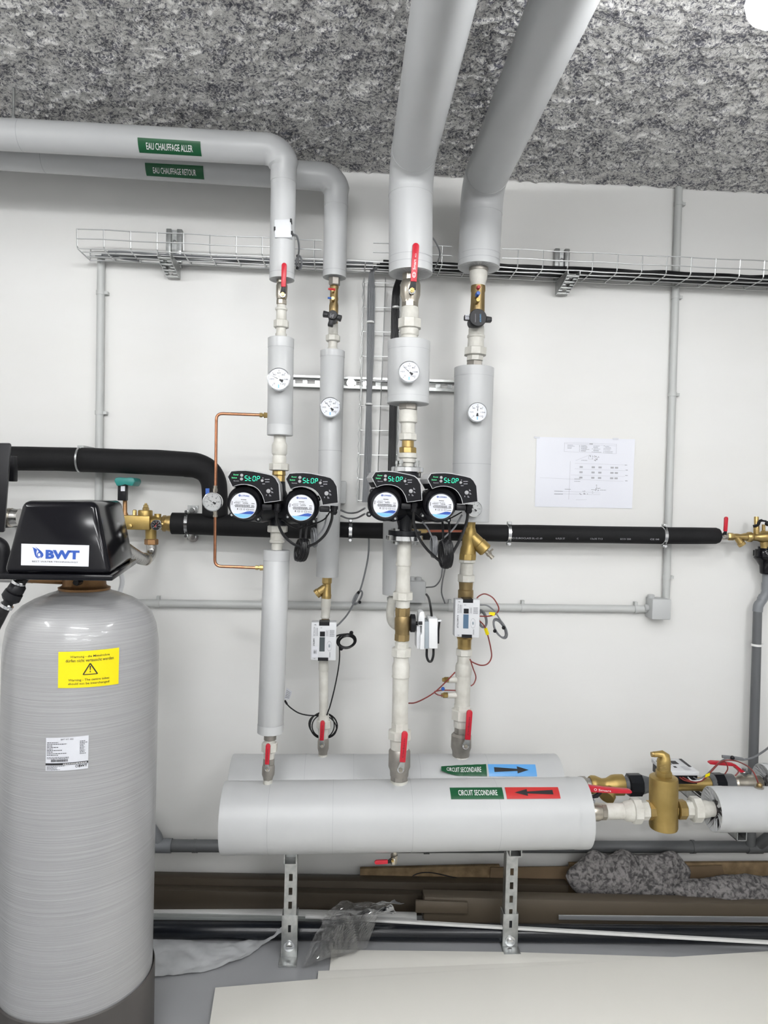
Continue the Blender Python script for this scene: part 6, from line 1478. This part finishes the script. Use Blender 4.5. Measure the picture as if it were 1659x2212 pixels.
# ------------------------------------------------------------------ drains
Yd = -.045
Hd = Run(Yd, [(330, 1826.5), (900, 1830), (1497, 1829), (1700, 1829)])
t = thing('drain_pipe', 'dark grey plastic drain pipe along the foot of the wall', 'drain pipe', Hd.pt(900)-V(0, 0, .03))
MB().hl(Hd, [(240, 13), (335, 13), (700, 12.6), (1200, 12.2), (1615, 12), (1850, 12), (2400, 12)], 24).build('pipe', 'pvc', t)
MB().hl(Hd, [(334, 15), (371, 15)], 24).build('coupling', 'pvc_light', t); MB().hl(Hd, [(1612, 14), (1644, 14)], 24).build('coupling', 'pvc', t)
a = Hd.pt(346); MB().tube([a, P(338, 1806, Yd), P(318, 1775, Yd), P(290, 1740, Yd)], .022, 20).build('branch', 'pvc_light', t)
for px in (421, 922, 1497):
    MB().hl(Hd, [(px-3, 13.6), (px+3, 13.6)], 24).build('pipe_clip', 'pvc', t); c = Hd.pt(px); MB().box(c+V(-.012, 0, -.03), c+V(.012, -Yd-.0005, -.016)).build('clip_foot', 'pvc', t)
Yg = -.06
t = thing('drain_pipe', 'grey upright drain pipe with offset bends at the right edge', 'drain pipe', P(1618, 1800, Yg))
k = mpp(P(1640, 1400, Yg)); pr = .0175
MB().tube([P(1656.5, 1236, Yg), P(1656, 1262, Yg)], pr, 20).build('upper_pipe', 'pvc_light', t)
MB().tube([P(1656, 1259, Yg), P(1655.5, 1274, Yg)], pr*1.12, 20).build('collar', 'pvc_light', t)
MB().tube(spline([P(1655.5, 1272, Yg), P(1654, 1282, Yg), P(1647, 1295, Yg), P(1639.5, 1306, Yg)], 5), pr*1.05, 20).build('offset_bend', 'pvc_light', t)
MB().tube([P(1650, 1288, Yg), P(1645, 1297, Yg)], pr*1.14, 20).build('collar', 'pvc_light', t)
MB().tube(spline([P(1641, 1303, Yg), P(1638, 1309, Yg), P(1637, 1315, Yg), P(1636.5, 1321, Yg)], 5), pr*1.12, 20).build('collar', 'pvc_light', t)
MB().tube([P(1636.6, 1316, Yg), P(1631.5, 1500, Yg), P(1626.5, 1660, Yg), P(1621, 1826, Yg)], [pr, pr*1.08, pr*1.12, pr*1.15], 20).build('lower_pipe', 'pvc', t)
c = P(1634, 1393, Yg); MB().lathe(c-V(0, 0, .005), V(.02, 0, 1), [(0, pr*1.2), (.009, pr*1.2)], 20).build('white_clip', 'tie_white', t)
MB().box(c+V(.015, -.004, -.005), c+V(.03, -Yg-.0005, .004)).build('clip_foot', 'tie_white', t)
MB().tube([P(1633, 1829, Yd), P(1655, 1812, Yd-.03), P(1690, 1785, Yd-.08)], .022, 20).build('branch', 'pvc', t)

# backflow set at the right edge
Yq = -.085
Hq = Run(Yq, [(1550, 1158), (1610, 1160), (1720, 1160.5)])
t = hstack(Hq, 'small ball valve with upright red lever at the end of the long black pipe', [
    ('valve_body', ni, [(1548, 6.5), (1555, 7), (1562, 8), (1570, 7.5), (1573, 6)], 16)], 'ball_valve', 'valve')
lever(t, (1570, 1116), (1568, 1148), 4.2, Yq-.045, (1564.5, 1158), 'black', None, None, 'nickel')
t = hstack(Hq, 'small brass strainer between the upright red lever and the right edge', [
    ('inlet_hex', br, nut(1571, 1585, 8.5), 6), ('strainer_body', br, [(1584, 6.5), (1592, 7), (1600, 6), (1608, 8.5), (1614, 8)], 16)], 'y_strainer', 'strainer')
A, B = P(1590, 1159, Yq), P(1604, 1178, Yq-.006); k = mpp(A); d = B-A; L = np.linalg.norm(d); MB().lathe(A, d, [(0, 6.5*k), (L*.7, 7*k), (L*.72, 8.5*k), (L, 8.2*k)], 16).build('strainer_branch', br, t)
t = thing('backflow_preventer', 'brass backflow preventer cut by the right edge above the black funnel', 'valve', P(1655, 1182, Yq))
MB().hl(Hq, [(1613, 9), (1616, 11), (1622, 11), (1626, 8), (1636, 8.5), (1646, 13), (1668, 14), (1690, 9), (1720, 9), (1721, 7), (2430, 7)], 20).build('valve_body', br, t)
def rv(px, prof, nm, m=br, n=16): MB().vl(Riser(Yq, [(px, 0), (px, 2212)]), prof, n).build(nm, m, t)
rv(1634, [(1116, 4.4), (1118, 4.8), (1134, 4.8), (1136, 6), (1147, 6.2), (1154, 6)], 'test_cock'); rv(1649.5, [(1133, 3.5), (1146, 3.6), (1148, 6), (1154, 6)], 'test_cock'); rv(1651, [(1168, 9), (1181, 7.5), (1184, 7.5)], 'relief_outlet')
MB().tube(spline([P(1627, 1137, Yq-.02), P(1637, 1134, Yq-.03), P(1641, 1126, Yq-.03), P(1646, 1124, Yq-.03)], 5), .006, 8).build('cap_strap', 'black', t); MB().tube([P(1644, 1124.5, Yq-.03), P(1655, 1126, Yq-.03)], .004, 8).build('cap_lever', 'black', t)
MB().ball(P(1658, 1131, Yq-.02), .011, 10, 6).build('black_cap', 'black', t)
t = thing('drain_funnel', 'black plastic drain funnel at the right edge', 'funnel', P(1656, 1240, Yq))
Rq = Riser(Yg-.01, [(1656, 1180), (1656.5, 1240)])
MB().vl(Rq, [(1181, 17), (1186, 17), (1187, 22), (1190, 23.5), (1203, 24), (1204, 26), (1206, 25.5), (1210, 22), (1222, 15), (1238, 14), (1240, 12)], 28).build('funnel_bowl', 'blackgloss', t)
for a in range(6): 
    an = a*math.pi/3+.3; c = Rq.pt(1196)+V(math.cos(an), math.sin(an), 0)*24*mpp(Rq.pt(1196)); MB().box(c-V(.004, .004, .012), c+V(.004, .004, .012)).build('funnel_rib', 'black', t)

# hanger rods of the upper pipes
for px, py, Y, rr, lb in ((28, 258, YF, 32, 'threaded hanger rod above the supply pipe at the left edge'), (70, 262, YB, 29, 'thin threaded hanger rod above the return pipe at the left edge')):
    a = P(px, py, Y); top = ZC+.0
    cy = P(px, 291.5 if Y == YF else 340.6, Y); k = mpp(cy)
    t = thing('hanger_rod', lb, 'rod', V(cy[0], Y, cy[2]+rr*k))
    MB().tube([V(cy[0], Y, cy[2]+rr*k-.002), V(cy[0], Y, top)], .0048, 8).build('rod', 'galv', t)
    MB().lathe(V(cy[0], Y, cy[2]+rr*k), V(0, 0, 1), [(0, .009), (.01, .009)], 6).build('rod_nut', 'galv', t)

# ------------------------------------------------------------------ things lying on the floor
def long_strip(name, label, cat, m, pl, pr, Y, t_, prof=None, bev=.0015, extra=None, z0=None):
    """pl/pr: (px, py_top, py_bottom) of the front face at each end"""
    a0, a1 = P(pl[0], pl[2], Y), P(pl[0], pl[1], Y); b0, b1 = P(pr[0], pr[2], Y if not extra else extra), P(pr[0], pr[1], Y if not extra else extra)
    if z0 is not None:
        a0[2] = z0; b0[2] = z0
    return MB().hexa([a0, b0, b1, a1], [p+V(0, t_, 0) for p in (a0, b0, b1, a1)]).single(name, m, label, cat, bevel=bev)
def channel(name, label, m, pl, pr, Y, dep, z0=0.001, step=None):
    a0, b0 = P(pl[0], pl[1], Y), P(pr[0], pr[1], Y); h0, h1 = a0[2], b0[2]
    t = thing(name, label, 'metal trim', V((a0[0]+b0[0])/2, Y+dep/2, z0))
    A = lambda z, y: [V(a0[0], y, z if z is not None else h0), V(b0[0], y, z if z is not None else h1)]
    def plate(nm, y0, y1, za0, za1, zb0, zb1):
        MB().hexa([V(a0[0], y0, za0), V(b0[0], y0, zb0), V(b0[0], y0, zb1), V(a0[0], y0, za1)], [V(a0[0], y1, za0), V(b0[0], y1, zb0), V(b0[0], y1, zb1), V(a0[0], y1, za1)]).build(nm, m, t, bevel=.0008)
    plate('front_face', Y, Y+.003, z0, h0, z0, h1); plate('top_face', Y+.003, Y+dep, h0-.003, h0, h1-.003, h1); plate('front_flange', Y-.014, Y, z0, z0+.004, z0, z0+.004)
    plate('back_face', Y+dep-.003, Y+dep, z0, h0-.003, z0, h1-.003)
    return t
XR = 2150
channel('metal_profile', 'dark brown folded metal trim lying nearest the wall on the left', 'brown', (240, 1895), (1228, 1912.7), -.125, .05)
channel('metal_profile', 'brown folded metal trim in front of the darker one on the left', 'brown', (240, 1921), (912, 1934), -.168, .04)
channel('metal_profile', 'lighter brown wide folded metal trim on the right', 'brown_light', (917, 1938), (XR, 1966), -.255, .055)
MB().hexa([P(898, 1972, -.27), P(1010, 1974, -.27), P(1010, 1950, -.27), P(898, 1946, -.27)], [P(898, 1972, -.27)+V(0, .01, 0), P(1010, 1974, -.27)+V(0, .01, 0), P(1010, 1950, -.27)+V(0, .01, 0), P(898, 1946, -.27)+V(0, .01, 0)]).single('profile_offcut', 'brown_light', 'small stepped end piece at the left tip of the lighter brown trim', 'metal trim', bevel=.001)
t = thing('chipboard', 'chipboard plank leaning at the wall foot behind the brown trims', 'board', P(900, 1925, -.06))
a = [P(778, 1912, -.065), P(1080, 1914, -.065), P(1080, 1870, -.065), P(778, 1877, -.065)]
for p in a[:2]: p[2] = .001
MB().hexa(a, [p+V(0, .018, 0) for p in a]).build('plank', 'osb', t, bevel=.002)
a = [P(1056, 1914, -.074), P(1242, 1914, -.074), P(1240, 1872, -.074), P(1060, 1874, -.074)]
for p in a[:2]: p[2] = .001
MB().hexa(a, [p+V(0, .006, 0) for p in a]).single('cardboard_sheet', 'cardboard', 'torn cardboard piece standing between plank and grey wool', 'cardboard', bevel=.001)
a = [P(1230, 1914, -.06), P(XR, 1916, -.06), P(XR, 1861, -.06), P(1230, 1866, -.06)]
for p in a[:2]: p[2] = .001
MB().hexa(a, [p+V(0, .018, 0) for p in a]).single('chipboard', 'osb', 'chipboard plank at the wall foot behind the grey wool on the right', 'board', bevel=.002)
a = [P(1470, 1914, -.085), P(1580, 1914, -.085), P(1560, 1870, -.075), P(1480, 1872, -.075)]
for p in a[:2]: p[2] = .001
MB().hexa(a, [p+V(0, .006, 0) for p in a]).single('cardboard_sheet', 'cardboard', 'brown cardboard flap standing right of the big grey wool clump', 'cardboard', bevel=.001)
cable('wire_offcut', [(880, 1902, -.075), (900, 1888, -.072), (930, 1885, -.072), (975, 1894, -.08), (1020, 1905, -.085)], .0022, 'black', 'thin dark wire bowing in front of the chipboard plank', 'wire')
# white and grey strips, black pipe
def lying(name, label, cat, m, l, r, z, hw, hh, nseg=8):
    """l, r: (px, py) of its middle line at height z"""
    a, b = PZ(*l, z), PZ(*r, z); d = (b-a)/np.linalg.norm(b-a); s = np.cross(V(0, 0, 1), d)
    return MB().hexa([a-s*hw-V(0, 0, hh), b-s*hw-V(0, 0, hh), b-s*hw+V(0, 0, hh), a-s*hw+V(0, 0, hh)], [a+s*hw-V(0, 0, hh), b+s*hw-V(0, 0, hh), b+s*hw+V(0, 0, hh), a+s*hw+V(0, 0, hh)]).single(name, m, label, cat, bevel=.001)
lying('plastic_strip', 'flat white plastic strip on the floor in front of the brown trim on the left', 'strip', 'strip_white', (240, 1965), (900, 1981), .012, .018, .010)
lying('plastic_strip', 'narrow grey strip on the floor along the black pipe', 'strip', 'strip_grey', (240, 1979), (690, 1985), .008, .012, .007)
a, b = PZ(240, 2007, .032), PZ(2150, 2024.6, .032); k = mpp(a)
MB().tube([a+(b-a)*i/12 for i in range(13)], .0315, 28).single('plastic_pipe', 'pipe_black', 'glossy black plastic pipe lying on the floor in front of the trims', 'pipe')
a, b = PZ(660, 1980, .067), PZ(XR, 2064, .067); d = (b-a)/np.linalg.norm(b-a); s = np.cross(V(0, 0, 1), d)*.007
MB().hexa([a-s-V(0, 0, .003), b-s-V(0, 0, .003), b-s+V(0, 0, .006), a-s+V(0, 0, .006)], [a+s-V(0, 0, .003), b+s-V(0, 0, .003), b+s+V(0, 0, .006), a+s+V(0, 0, .006)]).single('plastic_strip', 'strip_white', 'thin white strip lying slantwise across the black floor pipe', 'strip', bevel=.001)
a = [P(1207, 1987, -.282), P(XR, 2000, -.282), P(XR, 1985, -.282), P(1207, 1977, -.282)]
MB().hexa(a, [p+V(0, .004, 0) for p in a]).single('metal_strip', 'alu', 'bright silver strip leaning on the lighter brown trim', 'strip', bevel=.001)

# white boards on the floor
def board(label, pix, z, th=.005):
    poly = [PZ(*q, z+th) for q in pix]
    return MB().prism([p-V(0, 0, th) for p in poly], V(0, 0, th)).single('cream_board', 'board', label, 'board', bevel=.0008)
def ext(p, q, f): return (p[0]+(q[0]-p[0])*f, p[1]+(q[1]-p[1])*f)
board('cream board lying lowest, showing its edge nearest the strut supports', [(716, 2051), (1100, 2056), (1460, 2067), (2150, 2064), (2150, 2150), (705, 2160)], .0005)
board('cream board lying in the middle of the three', [(687.5, 2097), (1302, 2073), (1700, 2058), (2150, 2041), (2150, 2170), (680, 2180)], .006)
board('largest cream board lying on top in the foreground', [(465, 2133), (685, 2114.5), (1000, 2095.5), (1302, 2076), (1700, 2052), (2150, 2025), (2250, 3000), (330, 3000)], .0115)

# crumpled fleece and film
def nz(p, s): return mn.noise(Vector((p[0]*s, p[1]*s, p[2]*s)))
top = spline([V(300, 2019, 0), V(360, 2026, 0), V(450, 2038, 0), V(530, 2036, 0), V(575, 2018, 0), V(612, 2003, 0)], 8); bot = spline([V(300, 2114, 0), V(370, 2108, 0), V(440, 2100, 0), V(520, 2074, 0), V(570, 2042, 0), V(612, 2012, 0)], 8)
def flee(u, v):
    i = u*(len(top)-1); j = min(int(i), len(top)-2); f = i-j; a = top[j]*(1-f)+top[j+1]*f; b = bot[j]*(1-f)+bot[j+1]*f
    q = b*(1-v)+a*v; zz = .004+.075*max(0, (u-.78)/.22)**1.2*(.7+.3*v)
    p = PZ(q[0], q[1], zz); p[2] += .012*abs(nz(p, 14))+.006*abs(nz(p, 40)); return p
MB().grid(flee, 60, 22).single('fleece_strip', 'fleece', 'crumpled pale grey fleece strip on the floor beside the tank', 'fleece', sharp=3)
def film(bl, br, tr, tl, amp, seed):
    def f(u, v):
        p = (bl*(1-u)+br*u)*(1-v)+(tl*(1-u)+tr*u)*v; e = math.sin(math.pi*v)*.5+.5
        n = abs(nz(p+seed, 9))*1.6+abs(nz(p+seed*2, 22))*.8+abs(nz(p+seed*3, 48))*.35
        p = p+V(.25*(nz(p+seed*4, 12)), -1.0*n, .9*n)*amp*e+V(0, 0, .07*math.sin(math.pi*v)*(.4+u*.6)); p[2] = max(p[2], .003); return p
    return f
t = thing('plastic_film', 'crumpled clear plastic film heaped at the foot of the left support', 'plastic film', PZ(720, 2070, 0))
G = film(PZ(652, 2092, .004), PZ(768, 2058, .004), P(872, 1956, -.30), P(732, 1950, -.33), .075, 3.1); MB().grid(G, 40, 40).build('film_fold', 'film', t, smooth=False)
G = film(PZ(690, 2075, .004), PZ(790, 2050, .004), P(858, 1975, -.32), P(700, 1985, -.36), .085, 8.7); MB().grid(G, 32, 32).build('film_fold', 'film', t, smooth=False)

# grey mineral wool
def clump(label, px0, px1, pyt, pyb, Y, dep, seed, fold):
    a, b = P(px0, pyb, Y), P(px1, pyb, Y); zt = P((px0+px1)/2, pyt, Y)[2]; z0 = .10 if fold else .10
    cx = (a[0]+b[0])/2; hx = (b[0]-a[0])/2; n, m = 90, 44; mb = MB(); rs = []
    for i in range(n+1):
        u = -1+2*i/n; s = max(0, 1-abs(u)**2.6)**.5; ring = []
        for j in range(m):
            an = 2*math.pi*j/m; d = V(u*hx, math.cos(an)*dep*s, math.sin(an)*(zt-a[2])*.5*s)
            p = V(cx, Y, (zt+a[2])/2)+d; q = p+seed
            w = 1+.5*nz(q, 6)+.14*nz(q, 16)+.05*nz(q, 60)
            if fold: w += .13*math.sin(u*9+an*1.2+nz(q, 5)*5)+.06
            ring.append(V(cx, Y, (zt+a[2])/2)+V(d[0]*(1+.08*nz(q, 7)), d[1]*w, d[2]*w))
        rs.append(ring)
    mb.rings(rs); return mb.single('mineral_wool', 'wool', label, 'mineral wool', sharp=3)
clump('big dark grey clump of mineral wool heaped on the planks', 1226, 1490, 1838, 1946, -.14, .05, 5.3, True)
clump('lower light grey roll of mineral wool at the right edge', 1448, 1720, 1896, 1950, -.175, .045, 15.9, False)
